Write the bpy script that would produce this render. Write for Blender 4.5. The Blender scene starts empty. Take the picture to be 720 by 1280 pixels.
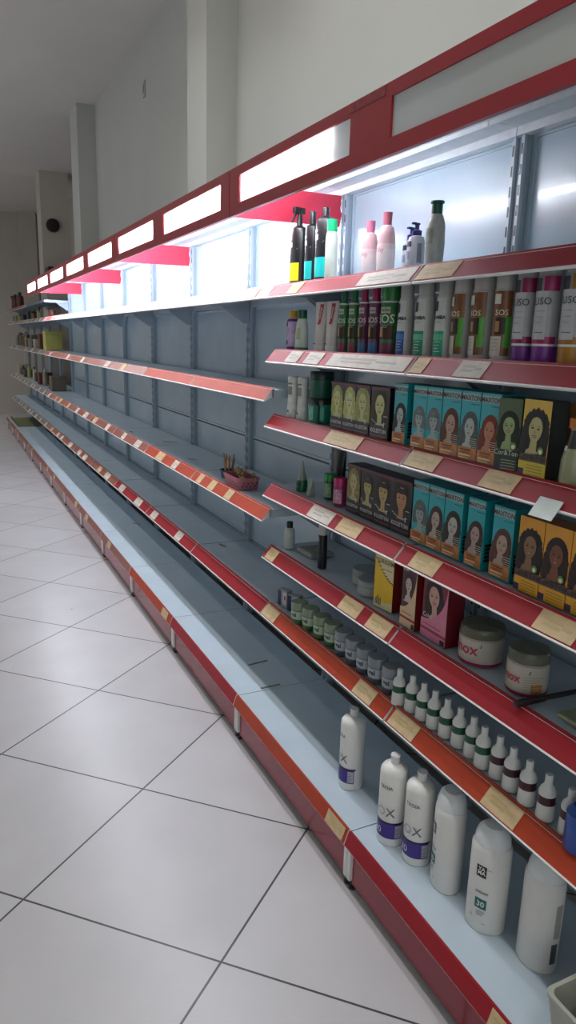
import bpy, bmesh, math, random
from mathutils import Matrix, Vector
PI = math.pi
rnd = random.Random(7)
C = bpy.context.scene.collection
SC = bpy.context.scene
EYE = 1.61                                   # camera height above the floor

# ---------------------------------------------------------------- camera
cam_d = bpy.data.cameras.new('camera'); cam = bpy.data.objects.new('camera', cam_d); C.objects.link(cam)
R = ((0.90251387, -0.07564357, 0.42396553), (-0.42980367, -0.22028662, 0.8756384), (0.02715752, -0.97249774, -0.23132361))
cam.matrix_world = Matrix(((R[0][0], -R[0][1], -R[0][2], 0), (R[1][0], -R[1][1], -R[1][2], 0), (R[2][0], -R[2][1], -R[2][2], EYE), (0, 0, 0, 1)))
cam_d.sensor_fit = 'VERTICAL'; cam_d.sensor_height = 36; cam_d.lens = 36 * 894.37 / 1280
cam_d.clip_start = 0.05; cam_d.clip_end = 60
SC.camera = cam
# ---------------------------------------------------------------- world, lights, exposure
SC.view_settings.view_transform = 'Standard'; SC.view_settings.look = 'None'
SC.view_settings.gamma = 1; SC.view_settings.use_curve_mapping = False
SC.view_settings.exposure = 0.0
SC.cycles.max_bounces = 7; SC.cycles.diffuse_bounces = 4; SC.cycles.glossy_bounces = 3
SC.cycles.transmission_bounces = 5; SC.cycles.transparent_max_bounces = 8
SC.cycles.use_denoising = True; SC.cycles.sample_clamp_indirect = 10
SC.cycles.caustics_reflective = False; SC.cycles.caustics_refractive = False
W = bpy.data.worlds.new('world'); SC.world = W; W.use_nodes = True
W.node_tree.nodes['Background'].inputs[0].default_value = (0.75, 0.85, 1.0, 1); W.node_tree.nodes['Background'].inputs[1].default_value = 0.3

def area(name, loc, rot, sx, sy, power, col, spread=PI):
    d = bpy.data.lights.new(name, 'AREA'); d.shape = 'RECTANGLE'; d.size = sx; d.size_y = sy
    d.energy = power; d.color = col; d.spread = spread
    o = bpy.data.objects.new(name, d); C.objects.link(o); o.location = loc; o.rotation_euler = rot
    return o
TUBE = 100.0                                  # emission strength of the header tubes
area('rear_fill_light', (-1.6, -2.95, 1.7), (PI/2, 0, PI), 4.2, 2.6, 85, (0.9, 0.96, 1.0))  # added fill light behind the camera; the back wall has no opening
area('side_fill_light', (-3.9, 8.5, 1.6), (PI/2, 0, -PI/2), 9.0, 2.4, 55, (0.9, 0.96, 1.0))  # added fill light brightening the far aisle; no window in the left wall
CEILZ = 2.34 + EYE

# ---------------------------------------------------------------- materials
def lin(c):
    if isinstance(c, str):
        c = [int(c[i:i+2], 16) / 255 for i in (0, 2, 4)]
    return tuple(((v + 0.055) / 1.055) ** 2.4 if v > 0.04045 else v / 12.92 for v in c) + (1,)
MATS = {}
def mat(col, rough=0.45, metal=0.0, noise=0.06, scale=30, spec=0.5, key=None, coat=0.0):
    k = key or (col, rough, metal, noise, scale, spec, coat)
    if k in MATS: return MATS[k]
    m = bpy.data.materials.new('paint_%s' % col); m.use_nodes = True
    nt = m.node_tree; b = nt.nodes['Principled BSDF']
    b.inputs['Roughness'].default_value = rough; b.inputs['Metallic'].default_value = metal
    b.inputs['Specular IOR Level'].default_value = spec; b.inputs['Coat Weight'].default_value = coat
    c = lin(col)
    if noise:
        n = nt.nodes.new('ShaderNodeTexNoise'); n.inputs['Scale'].default_value = scale; n.inputs['Detail'].default_value = 3
        t = nt.nodes.new('ShaderNodeTexCoord'); nt.links.new(t.outputs['Object'], n.inputs['Vector'])
        r = nt.nodes.new('ShaderNodeMapRange'); r.inputs['From Min'].default_value = 0.3; r.inputs['From Max'].default_value = 0.7
        nt.links.new(n.outputs['Fac'], r.inputs['Value'])
        mx = nt.nodes.new('ShaderNodeMix'); mx.data_type = 'RGBA'
        mx.inputs['A'].default_value = tuple(v * (1 - noise) for v in c[:3]) + (1,)
        mx.inputs['B'].default_value = tuple(min(1, v * (1 + noise)) for v in c[:3]) + (1,)
        nt.links.new(r.outputs['Result'], mx.inputs['Factor']); nt.links.new(mx.outputs['Result'], b.inputs['Base Color'])
    else:
        b.inputs['Base Color'].default_value = c
    MATS[k] = m
    return m
def tile_mat():
    m = bpy.data.materials.new('floor_tiles'); m.use_nodes = True; nt = m.node_tree; N = nt.nodes; L = nt.links
    b = N['Principled BSDF']
    g = N.new('ShaderNodeNewGeometry')
    def mth(op, a, bb=None):
        n = N.new('ShaderNodeMath'); n.operation = op
        for i, v in enumerate((a, bb)):
            if v is None: continue
            if isinstance(v, (int, float)): n.inputs[i].default_value = v
            else: L.new(v, n.inputs[i])
        return n.outputs[0]
    dist = []; cells = []
    for s in (1, -1):
        d = N.new('ShaderNodeVectorMath'); d.operation = 'DOT_PRODUCT'
        L.new(g.outputs['Position'], d.inputs[0])
        # lattice: u = (x-x0)/.906 + s*(y'-y0)/.824 , y' = y + .06 (x-x0)
        x0, y0 = 0.556, 2.304; P, Q = 0.906, 0.824
        d.inputs[1].default_value = (1 / P + s * 0.06 / Q, s / Q, 0)
        u = mth('ADD', d.outputs['Value'], -x0 / P - s * (y0 + 0.06 * x0) / Q)
        cells.append(mth('FLOOR', u))
        fr = mth('FRACT', u); a = mth('ABSOLUTE', mth('SUBTRACT', fr, 0.5)); dist.append(mth('SUBTRACT', 0.5, a))
    mn = mth('MINIMUM', dist[0], dist[1])
    line = mth('LESS_THAN', mn, 0.0052)
    cid = N.new('ShaderNodeCombineXYZ'); L.new(cells[0], cid.inputs[0]); L.new(cells[1], cid.inputs[1])
    wn = N.new('ShaderNodeTexWhiteNoise'); L.new(cid.outputs[0], wn.inputs['Vector'])
    ns = N.new('ShaderNodeTexNoise'); ns.inputs['Scale'].default_value = 3.0; ns.inputs['Detail'].default_value = 6; L.new(g.outputs['Position'], ns.inputs['Vector'])
    v = mth('ADD', mth('MULTIPLY', wn.outputs['Value'], 0.04), mth('MULTIPLY', ns.outputs['Fac'], 0.16))
    ramp = N.new('ShaderNodeMix'); ramp.data_type = 'RGBA'; ramp.inputs['A'].default_value = lin('aaa8aa'); ramp.inputs['B'].default_value = lin('c6c4c6')
    L.new(mth('MULTIPLY', v, 5.0), ramp.inputs['Factor'])
    # scattered grains of dirt
    vo = N.new('ShaderNodeTexVoronoi'); vo.inputs['Scale'].default_value = 2.2; L.new(g.outputs['Position'], vo.inputs['Vector'])
    spot = mth('LESS_THAN', vo.outputs['Distance'], 0.014)
    sm = N.new('ShaderNodeMix'); sm.data_type = 'RGBA'; sm.inputs['B'].default_value = lin('5a5350'); L.new(ramp.outputs['Result'], sm.inputs['A']); L.new(spot, sm.inputs['Factor'])
    gm = N.new('ShaderNodeMix'); gm.data_type = 'RGBA'; gm.inputs['B'].default_value = lin('3d3a3a'); L.new(sm.outputs['Result'], gm.inputs['A']); L.new(line, gm.inputs['Factor'])
    L.new(gm.outputs['Result'], b.inputs['Base Color'])
    b.inputs['Roughness'].default_value = 0.32; b.inputs['Specular IOR Level'].default_value = 0.45
    bp = N.new('ShaderNodeBump'); bp.inputs['Strength'].default_value = 0.25; bp.inputs['Distance'].default_value = 0.002
    L.new(mth('SUBTRACT', 1.0, line), bp.inputs['Height']); L.new(bp.outputs[0], b.inputs['Normal'])
    return m
def clear_mat(col, alpha=0.3, rough=0.15):
    k = ('clear', col, alpha)
    if k in MATS: return MATS[k]
    m = bpy.data.materials.new('clear_%s' % col); m.use_nodes = True; b = m.node_tree.nodes['Principled BSDF']
    b.inputs['Base Color'].default_value = lin(col); b.inputs['Alpha'].default_value = alpha; b.inputs['Roughness'].default_value = rough
    MATS[k] = m; return m
def light_panel_mat():
    m = bpy.data.materials.new('translucent_acrylic'); m.use_nodes = True; nt = m.node_tree
    b = nt.nodes['Principled BSDF']; b.inputs['Base Color'].default_value = lin('dcdcd0'); b.inputs['Roughness'].default_value = 0.35
    t = nt.nodes.new('ShaderNodeBsdfTranslucent'); t.inputs[0].default_value = lin('e8ece8')
    mx = nt.nodes.new('ShaderNodeMixShader'); mx.inputs[0].default_value = 0.5
    nt.links.new(b.outputs[0], mx.inputs[1]); nt.links.new(t.outputs[0], mx.inputs[2]); nt.links.new(mx.outputs[0], nt.nodes['Material Output'].inputs[0])
    return m
def emit_mat(name, col, s):
    m = bpy.data.materials.new(name); m.use_nodes = True; b = m.node_tree.nodes['Principled BSDF']
    b.inputs['Base Color'].default_value = (0.9, 0.9, 0.9, 1); b.inputs['Emission Color'].default_value = lin(col); b.inputs['Emission Strength'].default_value = s
    return m
WALL = mat('bfc0bc', 0.8, noise=0.03, scale=2)
WALLD = mat('bdb6ae', 0.8, noise=0.03, scale=2)
CEILM = mat('d8d4d0', 0.9, noise=0.02, scale=2)
ENAMEL = mat('b8c6d0', 0.33, noise=0.04, scale=6)
PANEL = mat('aebfcc', 0.22, noise=0.05, scale=5, coat=0.2)
POST = mat('aab6c2', 0.35, noise=0.04, scale=10)
KICK = mat('862030', 0.16, noise=0.05, scale=6)
POST_SHADED = mat('95a3af', 0.4, noise=0.04, scale=10)  # same metal as the post, darkened for shade in the recessed channel
RED = mat('8e1822', 0.5, noise=0.06, scale=8, spec=0.25)
REDH = mat('96202a', 0.35, noise=0.05, scale=4)
REDV = mat('c4304a', 0.4, noise=0.05, scale=6)
ORANGE = mat('a23a20', 0.5, noise=0.08, scale=10, spec=0.25)
RED_WASHED = mat('a0484c', 0.45, noise=0.1, scale=10)  # crimson rail with the tube light's washed-out glare mixed into its colour
BROWNR = mat('84483a', 0.4, noise=0.15, scale=14)
WHITE = mat('dcdcda', 0.35, noise=0.03)
CREAM = mat('c2a880', 0.6, noise=0.12, scale=40)
PAPER = mat('c4bdb0', 0.6, noise=0.1, scale=40)
BLACK = mat('141414', 0.4, noise=0)
INK = mat('22222a', 0.5, noise=0)
GREYT = mat('8a8a88', 0.5, noise=0)

# ---------------------------------------------------------------- mesh helpers
class MB:
    def __init__(s): s.bm = bmesh.new(); s.m = []
    def mi(s, m):
        if m not in s.m: s.m.append(m)
        return s.m.index(m)
    def poly(s, pts, m):
        vs = [s.bm.verts.new(p) for p in pts]
        f = s.bm.faces.new(vs); f.material_index = s.mi(m); return f
    def box(s, x0, x1, y0, y1, z0, z1, m, bev=0):
        i = s.mi(m); b = bmesh.new(); bmesh.ops.create_cube(b, size=1)
        for v in b.verts: v.co = Vector(((x0+x1)/2 + v.co.x*(x1-x0), (y0+y1)/2 + v.co.y*(y1-y0), (z0+z1)/2 + v.co.z*(z1-z0)))
        if bev: bmesh.ops.bevel(b, geom=b.edges[:], offset=bev, segments=2, affect='EDGES', profile=0.6)
        s.merge(b, i)
    def merge(s, b, i):
        mp = {v: s.bm.verts.new(v.co) for v in b.verts}
        for f in b.faces:
            g = s.bm.faces.new([mp[v] for v in f.verts]); g.material_index = i if i is not None else f.material_index
        b.free()
    def prism(s, prof, y0, y1, m, mats=None):          # prof in XZ, extruded along Y
        a = [s.bm.verts.new((x, y0, z)) for x, z in prof]; b = [s.bm.verts.new((x, y1, z)) for x, z in prof]
        n = len(prof)
        for i in range(n):
            f = s.bm.faces.new((a[i], a[(i+1) % n], b[(i+1) % n], b[i])); f.material_index = s.mi(mats[i] if mats and i < len(mats) and mats[i] else m)
        f = s.bm.faces.new(a[::-1]); f.material_index = s.mi(m); f = s.bm.faces.new(b); f.material_index = s.mi(m)
    def lathe(s, prof, m, cx=0, cy=0, n=24, sx=1, sy=1, mats=None, rib=0):
        rings = []
        for r, z in prof:
            if r < 1e-6: rings.append([s.bm.verts.new((cx, cy, z))])
            else: rings.append([s.bm.verts.new((cx + (r - (rib if k % 2 else 0))*sx*math.cos(2*PI*k/n), cy + (r - (rib if k % 2 else 0))*sy*math.sin(2*PI*k/n), z)) for k in range(n)])
        for j in range(len(rings)-1):
            a, b = rings[j], rings[j+1]; i = s.mi(mats[j] if mats else m)
            for k in range(n):
                k2 = (k+1) % n
                if len(a) == 1 and len(b) == 1: continue
                if len(a) == 1: f = s.bm.faces.new((a[0], b[k2], b[k]))
                elif len(b) == 1: f = s.bm.faces.new((a[k], a[k2], b[0]))
                else: f = s.bm.faces.new((a[k], a[k2], b[k2], b[k]))
                f.material_index = i
    def tube(s, pts, r, m, n=8, r1=None):
        pts = [Vector(p) for p in pts]; rings = []
        for j, p in enumerate(pts):
            d = (pts[min(j+1, len(pts)-1)] - pts[max(j-1, 0)]).normalized()
            u = d.orthogonal().normalized() if abs(d.z) > 0.9 else d.cross(Vector((0, 0, 1))).normalized(); v = d.cross(u)
            rr = r if r1 is None else r + (r1-r)*j/(len(pts)-1)
            rings.append([s.bm.verts.new(p + (u*math.cos(2*PI*k/n) + v*math.sin(2*PI*k/n))*rr) for k in range(n)])
        i = s.mi(m)
        for j in range(len(rings)-1):
            for k in range(n):
                f = s.bm.faces.new((rings[j][k], rings[j][(k+1) % n], rings[j+1][(k+1) % n], rings[j+1][k])); f.material_index = i
        f = s.bm.faces.new(rings[0][::-1]); f.material_index = i; f = s.bm.faces.new(rings[-1]); f.material_index = i
    def build(s, name, parent=None, smooth=True, recalc=True):
        if recalc: bmesh.ops.recalc_face_normals(s.bm, faces=s.bm.faces[:])
        me = bpy.data.meshes.new(name); s.bm.to_mesh(me); s.bm.free()
        for m in s.m: me.materials.append(m)
        if smooth:
            me.polygons.foreach_set('use_smooth', [True]*len(me.polygons)); me.set_sharp_from_angle(angle=math.radians(38))
        o = bpy.data.objects.new(name, me); C.objects.link(o)
        if parent: o.parent = parent
        return o
def tag(o, label=None, cat=None, group=None, kind=None):
    if label: o['label'] = label
    if cat: o['category'] = cat
    if group: o['group'] = group
    if kind: o['kind'] = kind
    return o
def thing(name, label, cat, loc=(0, 0, 0), rz=0, group=None):
    o = bpy.data.objects.new(name, None); C.objects.link(o); o.location = loc; o.rotation_euler = (0, 0, rz)
    o.empty_display_size = 0.05
    return tag(o, label, cat, group)
def copy_tree(o, parent=None):
    c = o.copy(); C.objects.link(c); c.parent = parent
    for ch in list(o.children): copy_tree(ch, c)
    return c
TXT = {}
def text_geo(s, bold=0.0):
    k = (s, bold)
    if k in TXT: return TXT[k]
    cu = bpy.data.curves.new('t', 'FONT'); cu.body = s; cu.size = 1; cu.offset = bold; cu.resolution_u = 2; cu.align_x = 'CENTER'; cu.space_line = 0.8
    o = bpy.data.objects.new('t', cu); C.objects.link(o); bpy.context.view_layer.update()
    me = bpy.data.meshes.new_from_object(o.evaluated_get(bpy.context.evaluated_depsgraph_get()))
    vs = [tuple(v.co) for v in me.vertices]; fs = [tuple(p.vertices) for p in me.polygons]
    bpy.data.objects.remove(o); bpy.data.meshes.remove(me)
    TXT[k] = (vs, fs); return TXT[k]
def text(mb, s, size, m, fn, u0=0, v0=0, bold=0.0, sxx=1.0, rot=0):
    """fn(u,v) maps art coordinates (right, up) to local space"""
    vs, fs = text_geo(s, bold); i = mb.mi(m)
    cr, sr = math.cos(rot), math.sin(rot)
    out = []
    for x, y, z in vs:
        x, y = x*size*sxx, y*size
        out.append(mb.bm.verts.new(fn(u0 + x*cr - y*sr, v0 + x*sr + y*cr)))
    for f in fs:
        try: g = mb.bm.faces.new([out[k] for k in f]); g.material_index = i
        except ValueError: pass

# ---------------------------------------------------------------- the setting
def struct(name, mb): return tag(mb.build(name, smooth=False), kind='structure')
FLZ = 0.0
m = MB(); m.poly([(-4, -3, 0), (4, -3, 0), (4, 17, 0), (-4, 17, 0)], tile_mat()); struct('floor', m)
m = MB(); m.box(-4, 4, -3, 17, CEILZ, CEILZ+0.1, CEILM); struct('ceiling', m)
m = MB(); m.box(1.66, 1.85, -3, 8.33, 0, CEILZ, WALL); struct('wall_right', m)
m = MB(); m.box(1.48, 1.66, 4.27, 4.62, 0, CEILZ, WALL); struct('trim_1', m)            # pilaster
m = MB(); m.box(1.475, 1.85, 8.33, 8.75, 0, CEILZ, WALL); struct('trim_2', m)           # wall end pier
m = MB(); m.box(2.3, 2.5, 8.75, 16, 0, CEILZ, WALLD); m.box(1.85, 2.5, 8.6, 8.75, 0, CEILZ, WALLD); struct('wall_recess', m)
m = MB(); m.box(1.52, 1.93, 11.8, 12.25, 0, CEILZ, WALLD); struct('trim_3', m)          # free column
m = MB(); m.box(-4, 2.5, 16, 16.2, 0, CEILZ, WALLD); struct('wall_far', m)
m = MB(); m.box(1.59, 1.93, 15.8, 16, 0, CEILZ, WALLD); struct('trim_4', m)
m = MB(); m.box(-4.15, -4, -3, 17, 0, CEILZ, WALL); struct('wall_left', m)
m = MB(); m.box(-4, 4, -3.2, -3, 0, CEILZ, WALL); struct('wall_back', m)

# ceiling lamps above the gondola, nearer than the frame, plus fill lamps added over the far aisle
def ceiling_lamp(x, y, lab, power):
    t = thing('ceiling_lamp', lab, 'ceiling lamp', (x, y, CEILZ), 0, 'ceiling lamps')
    a = MB(); a.box(-0.09, 0.09, -0.6, 0.6, -0.05, 0, WHITE, 0.008); a.build('lamp_housing', t)
    b = MB(); b.box(-0.06, 0.06, -0.57, 0.57, -0.062, -0.048, emit_mat('lamp_glow', 'fff6e8', 6)); b.build('diffuser', t)
    area('lamp_light', (x, y, CEILZ-0.07), (0, 0, 0), 0.14, 1.1, power, (0.97, 0.985, 1.0), 2.1)
for y in (-0.6, 1.1, 2.8): ceiling_lamp(0.99, y, 'long white ceiling lamp above the stocked gondola bays, outside the photo', 2)
for y in (-0.8, 0.9, 2.6, 4.2): ceiling_lamp(0.6, y, 'long white ceiling lamp over the aisle edge, outside the photo', 6.5)
for y in (5.6, 8.0, 10.5, 13.0, 15.0): ceiling_lamp(-0.9, y, 'long white fill lamp added over the far aisle, outside the photo', 13)  # unseen lamps added to brighten the far end of the room

# ---------------------------------------------------------------- gondola
def YB(i): return 0.67 + 0.915*i
XB = 1.44
def zz(z): return z + EYE
ORD = ['at the right edge of the photo', 'holding the near bottles', 'just beyond the stocked shelves', 'second past the stocked shelves',
       'third past the stocked shelves', 'fourth past the stocked shelves', 'fifth past the stocked shelves', 'sixth past the stocked shelves',
       'last under the lit sign', 'first past the lit sign', 'second past the lit sign', 'third past the lit sign', 'fourth past the lit sign', 'farthest of the run']

# upright posts
for i in range(1, 15):
    y = YB(i); top = zz(0.56) if i <= 9 else zz(0.36)
    t = thing('gondola_post', 'grey slotted upright post at the %s' % (['', 'joint beside the near yellow hair box', 'joint where the stocked shelves end'][i] if i < 3 else 'far side of the bay %s' % ORD[i-1] if i < 14 else 'far end of the run'), 'post', (XB-0.03, y, 0), 0, 'slotted uprights of the gondola')
    a = MB(); a.box(0.004, 0.036, -0.022, 0.022, 0, top, POST_SHADED, 0.002); a.box(-0.006, 0.004, -0.022, -0.012, 0.0, top, POST); a.box(-0.006, 0.004, 0.010, 0.022, 0.0, top, POST)
    if i < 6:
        s = a; z = 0.2
        while z < top - 0.04:
            for yy in (-0.0165, 0.0165): s.box(-0.0064, -0.0059, yy-0.003, yy+0.003, z, z+0.026, BLACK)
            z += 0.05
    a.build('post_body', t, smooth=False)
# back panels
for i in range(0, 14):
    y0, y1 = YB(i)+0.024, YB(i+1)-0.024
    ztop = zz(0.545) if i < 9 else zz(0.2)
    t = thing('back_panel', 'pale blue-grey metal back panel of the bay %s' % ORD[i], 'back panel', (XB, (y0+y1)/2, 0), 0, 'back panels of the gondola')
    h = (y1-y0)/2
    seams = [0.19, zz(-1.03), zz(-0.49), zz(0.165), ztop]
    if i >= 9: seams = [0.19, zz(-1.03), zz(-0.6)]
    for a0, a1 in zip(seams[:-1], seams[1:]):
        a = MB(); a.box(-0.004, 0.012, -h, h, a0+0.003, a1-0.003, PANEL, 0.002)
        # pressed rim around each sheet
        a.box(-0.009, -0.004, -h, -h+0.014, a0+0.004, a1-0.004, PANEL); a.box(-0.009, -0.004, h-0.014, h, a0+0.004, a1-0.004, PANEL)
        a.box(-0.009, -0.004, -h+0.014, h-0.014, a0+0.004, a0+0.016, PANEL); a.box(-0.009, -0.004, -h+0.014, h-0.014, a1-0.016, a1-0.004, PANEL)
        a.build('panel_sheet', t, smooth=False)

def stickers(root, y0, y1, pts, labs, lift, m=CREAM, name='price_label', x_off=0):
    """cream labels on the sloped rail face; pts = (x0,z0,x1,z1) bottom/top of face"""
    for (a, b, mm) in labs:
        a, b = max(min(a, b), y0+0.004), min(max(a, b), y1-0.004)
        if b-a < 0.01: continue
        x0, z0, x1, z1 = pts
        nx, nz = -(z1-z0), (x1-x0); l = math.hypot(nx, nz); nx, nz = nx/l*lift, nz/l*lift
        q = MB(); f0, f1 = 0.05, 0.93
        P = lambda f, k: (x0+(x1-x0)*f+nx*k, z0+(z1-z0)*f+nz*k)
        pr = [P(f0, 0.2), P(f1, 0.2), P(f1, 1), P(f0, 1)]
        q.prism(pr, a, b, mm)
        if b-a > 0.05 and mm is not WHITE:
            mid = (a+b)/2; w_ = (b-a)
            for ff, yy, ww in ((0.62, mid+w_*0.12, w_*0.24), (0.40, mid+w_*0.12, w_*0.2), (0.5, mid-w_*0.25, w_*0.12)):
                pr2 = [P(ff-0.06, 1.02), P(ff+0.06, 1.02), P(ff+0.06, 1.2), P(ff-0.06, 1.2)]
                q.prism(pr2, yy-ww, yy+ww, mat('a8a298', 0.6) if mm is PAPER else mat('b39f70', 0.6))
        q.build(name, root, smooth=False)

def shelf(i, z, railm, labs, label, group, lip_x=(1.095, 1.138), withrail=True, y0=None, y1=None, bm_=None):
    y0 = YB(i)+0.004 if y0 is None else y0; y1 = YB(i+1)-0.004 if y1 is None else y1
    Z = zz(z); t = thing('gondola_shelf', label, 'shelf', (0, 0, 0), 0, group)
    a = MB()
    a.prism([(1.133, Z-0.004), (1.133, Z-0.034), (1.137, Z-0.034), (1.137, Z-0.0055), (1.41, Z-0.0055), (1.41, Z-0.034), (1.414, Z-0.034), (1.414, Z-0.004)], y0, y1, bm_ or ENAMEL)
    a.box(1.134, 1.412, y0, y0+0.003, Z-0.034, Z-0.0041, ENAMEL); a.box(1.134, 1.412, y1-0.003, y1, Z-0.034, Z-0.0041, ENAMEL)
    a.build('shelf_board', t, smooth=False)
    if withrail:
        x0, x1 = lip_x; zb, zt = Z-0.044, Z+0.0035
        r = MB()
        r.prism([(x0, zb), (x0+0.004, zb-0.004), (x0+0.036, Z-0.030), (x1-0.006, Z-0.030), (x1-0.006, Z-0.001), (x1+0.006, Z-0.001), (x1+0.006, Z+0.0015), (x1-0.001, zt+0.001), (x1-0.003, zt-0.002), (x0+0.003, zb+0.003)],
                y0, y1, WHITE, mats=[WHITE, WHITE, WHITE, None, None, None, railm, railm, railm, WHITE])
        r.build('price_rail', t, smooth=False)
        stickers(t, y0, y1, (x0+0.003, zb+0.003, x1-0.003, zt-0.002), labs, 0.0022)
    for yy in (y0+0.010, y1-0.012):                      # cantilever brackets
        b = MB(); prof = [(1.27, Z-0.0345), (1.403, Z-0.0345), (1.403, Z-0.115), (1.385, Z-0.115), (1.28, Z-0.046)]
        b.prism(prof, yy-0.0015, yy+0.0015, POST); b.build('bracket', t, smooth=False)
    return t
cr, pp = CREAM, PAPER
NEAR = dict(
 r1=(.198, [(2.34, 2.252, cr), (1.868, 1.6, pp), (1.586, 1.426, cr)]),
 r2=(-.031, [(2.338, 2.242, pp), (2.194, 2.085, pp), (2.032, 1.60, pp), (1.583, 1.521, cr), (1.396, 1.297, pp)]),
 r3=(-.272, [(2.027, 1.823, cr), (1.574, 1.444, cr), (1.272, 1.165, cr)]),
 r4=(-.540, [(2.126, 1.972, pp), (1.925, 1.796, cr), (1.521, 1.411, cr), (1.062, 0.953, cr)]),
 r5=(-.790, [(2.474, 2.398, cr), (1.887, 1.772, cr), (1.72, 1.61, cr)]),
 r6=(-1.032, [(2.493, 2.377, cr), (1.773, 1.669, cr), (1.568, 1.449, cr), (1.161, 1.049, cr)]))
LEV = dict(r1='top shelf', r2='second shelf down', r3='third shelf down', r4='fourth shelf down', r5='fifth shelf down', r6='lowest raised shelf')
WHAT = {('r1', 1): 'carrying the black and pink bottles', ('r1', 0): 'carrying nothing, under the unlit sign', ('r2', 1): 'carrying slim green and magenta bottles',
        ('r2', 0): 'carrying brown and purple banded bottles', ('r3', 1): 'carrying the yellow-faced dark hair dye boxes', ('r3', 0): 'carrying teal boxes and one yellow box',
        ('r4', 1): 'carrying dark boxes and a pink jar', ('r4', 0): 'carrying teal and orange boxes', ('r5', 1): 'carrying two round tins and a black canister',
        ('r5', 0): 'carrying two wide white tubs', ('r6', 1): 'carrying the row of small jars', ('r6', 0): 'carrying white dropper bottles'}
for k, (z, labs) in NEAR.items():
    for i in (0, 1):
        rm = ORANGE if k == 'r6' else RED
        if k == 'r1' : rm = RED
        shelf(i, z, rm, labs, 'grey metal %s, %s rail, %s' % (LEV[k], 'orange-red' if k == 'r6' else 'red', WHAT[(k, i)]), 'stocked shelves')
FAR = dict(r1=.198, r2=-.176, r3=-.645, r6=-1.032)
FLEV = dict(r1='top shelf', r2='upper middle shelf', r3='lower middle shelf', r6='lowest raised shelf')
for k, z in FAR.items():
    for i in range(2, 14):
        y0, y1 = YB(i), YB(i+1); labs = []
        if k == 'r3' and i == 2: labs = [(3.33, 3.27, cr), (3.16, 3.09, cr), (2.94, 2.87, cr)]
        else:
            n = {'r1': 2, 'r2': 1 if i > 3 else 0, 'r3': 2, 'r6': 0 if i < 3 else 2}[k]
            for q in range(n):
                a = y0 + 0.915*(q+rnd.uniform(0.1, 0.6))/max(n, 1); labs.append((a, a+rnd.uniform(.07, .16), rnd.choice([cr, pp, pp, pp])))
        rm = {'r1': RED_WASHED, 'r2': ORANGE if i < 4 else BROWNR, 'r3': ORANGE if i < 4 else BROWNR, 'r6': RED if i < 5 else BROWNR}[k]
        if i > 8: rm = mat('6e6460', .6)
        ext = ' with the pink basket' if (k, i) == ('r3', 2) else (' with odd leftovers' if i > 8 else ' standing empty')
        shelf(i, z, rm, labs, 'grey metal %s%s, bay %s' % (FLEV[k], ext, ORD[i]), 'shelves of the bare bays')
for i in range(9, 14):                                     # raised top board on the last unlit bays, shade put into its dark colour
    shelf(i, .40, BROWNR, [], 'high shade-darkened top board beyond the lit sign, bay %s' % ORD[i], 'shelves of the bare bays', withrail=i > 10, bm_=mat('5c6874', .6))
# loose bent paper tag hanging on the third rail
m = MB(); m.prism([(1.076, zz(-.334)), (1.0775, zz(-.334)), (1.107, zz(-.298)), (1.1055, zz(-.297))], 1.02, 1.083, mat('c9d4cf', 0.6)); o = m.build('paper_tag', smooth=False)
tag(o, 'blank pale paper tag stuck across the rail above the orange boxes', 'tag')

# base decks
for i in range(0, 14):
    y0, y1 = YB(i)+0.002, YB(i+1)-0.002
    Z = zz(-1.42); t = thing('base_deck', 'pale blue base deck with red kick panel, bay %s' % ORD[i], 'base shelf', (0, 0, 0), 0, 'base decks of the gondola')
    a = MB(); a.prism([(1.004, Z), (1.004, Z-0.03), (1.008, Z-0.03), (1.008, Z-0.004), (1.402, Z-0.004), (1.402, Z)], y0, y1, ENAMEL); a.build('deck_board', t, smooth=False)
    rm = {0: RED, 1: ORANGE, 2: RED, 3: ORANGE}.get(i, BROWNR)
    r = MB(); r.prism([(0.984, Z-0.040), (0.988, Z-0.047), (1.002, Z-0.047), (1.003, Z-0.004), (1.006, Z+0.0035), (0.999, Z+0.004)], y0, y1, WHITE, mats=[WHITE, WHITE, None, rm, rm, rm]); r.build('price_rail', t, smooth=False)
    labs = {0: [(0.949, 0.867, cr)], 1: [(1.705, 1.60, cr)], 2: []}.get(i)
    if labs is None:
        labs = []
        a_ = y0 + rnd.uniform(.05, .7); labs.append((a_, a_+.1, cr))
    stickers(t, y0, y1, (0.984, Z-0.040, 0.999, Z+0.004), labs, 0.0022)
    k = MB(); k.box(1.006, 1.012, y0+0.02, y1-0.02, 0.022, Z-0.0475, KICK); k.build('kick_panel', t, smooth=False)
    for u0_, u1_ in ((y0-0.001, y0+0.017), (y1-0.017, y1+0.001)): b = MB(); b.box(0.997, 1.03, u0_, u1_, 0.03, Z-0.048, WHITE, 0.002); b.build('bracket_leg', t)
    for yy in (y0+0.010, y1-0.010):
        f = MB(); f.lathe([(0.0, 0), (0.013, 0.0), (0.013, 0.008), (0.006, 0.012), (0.006, 0.031), (0, 0.031)], BLACK, 1.014, yy, n=10); f.build('levelling_foot', t)

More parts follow.
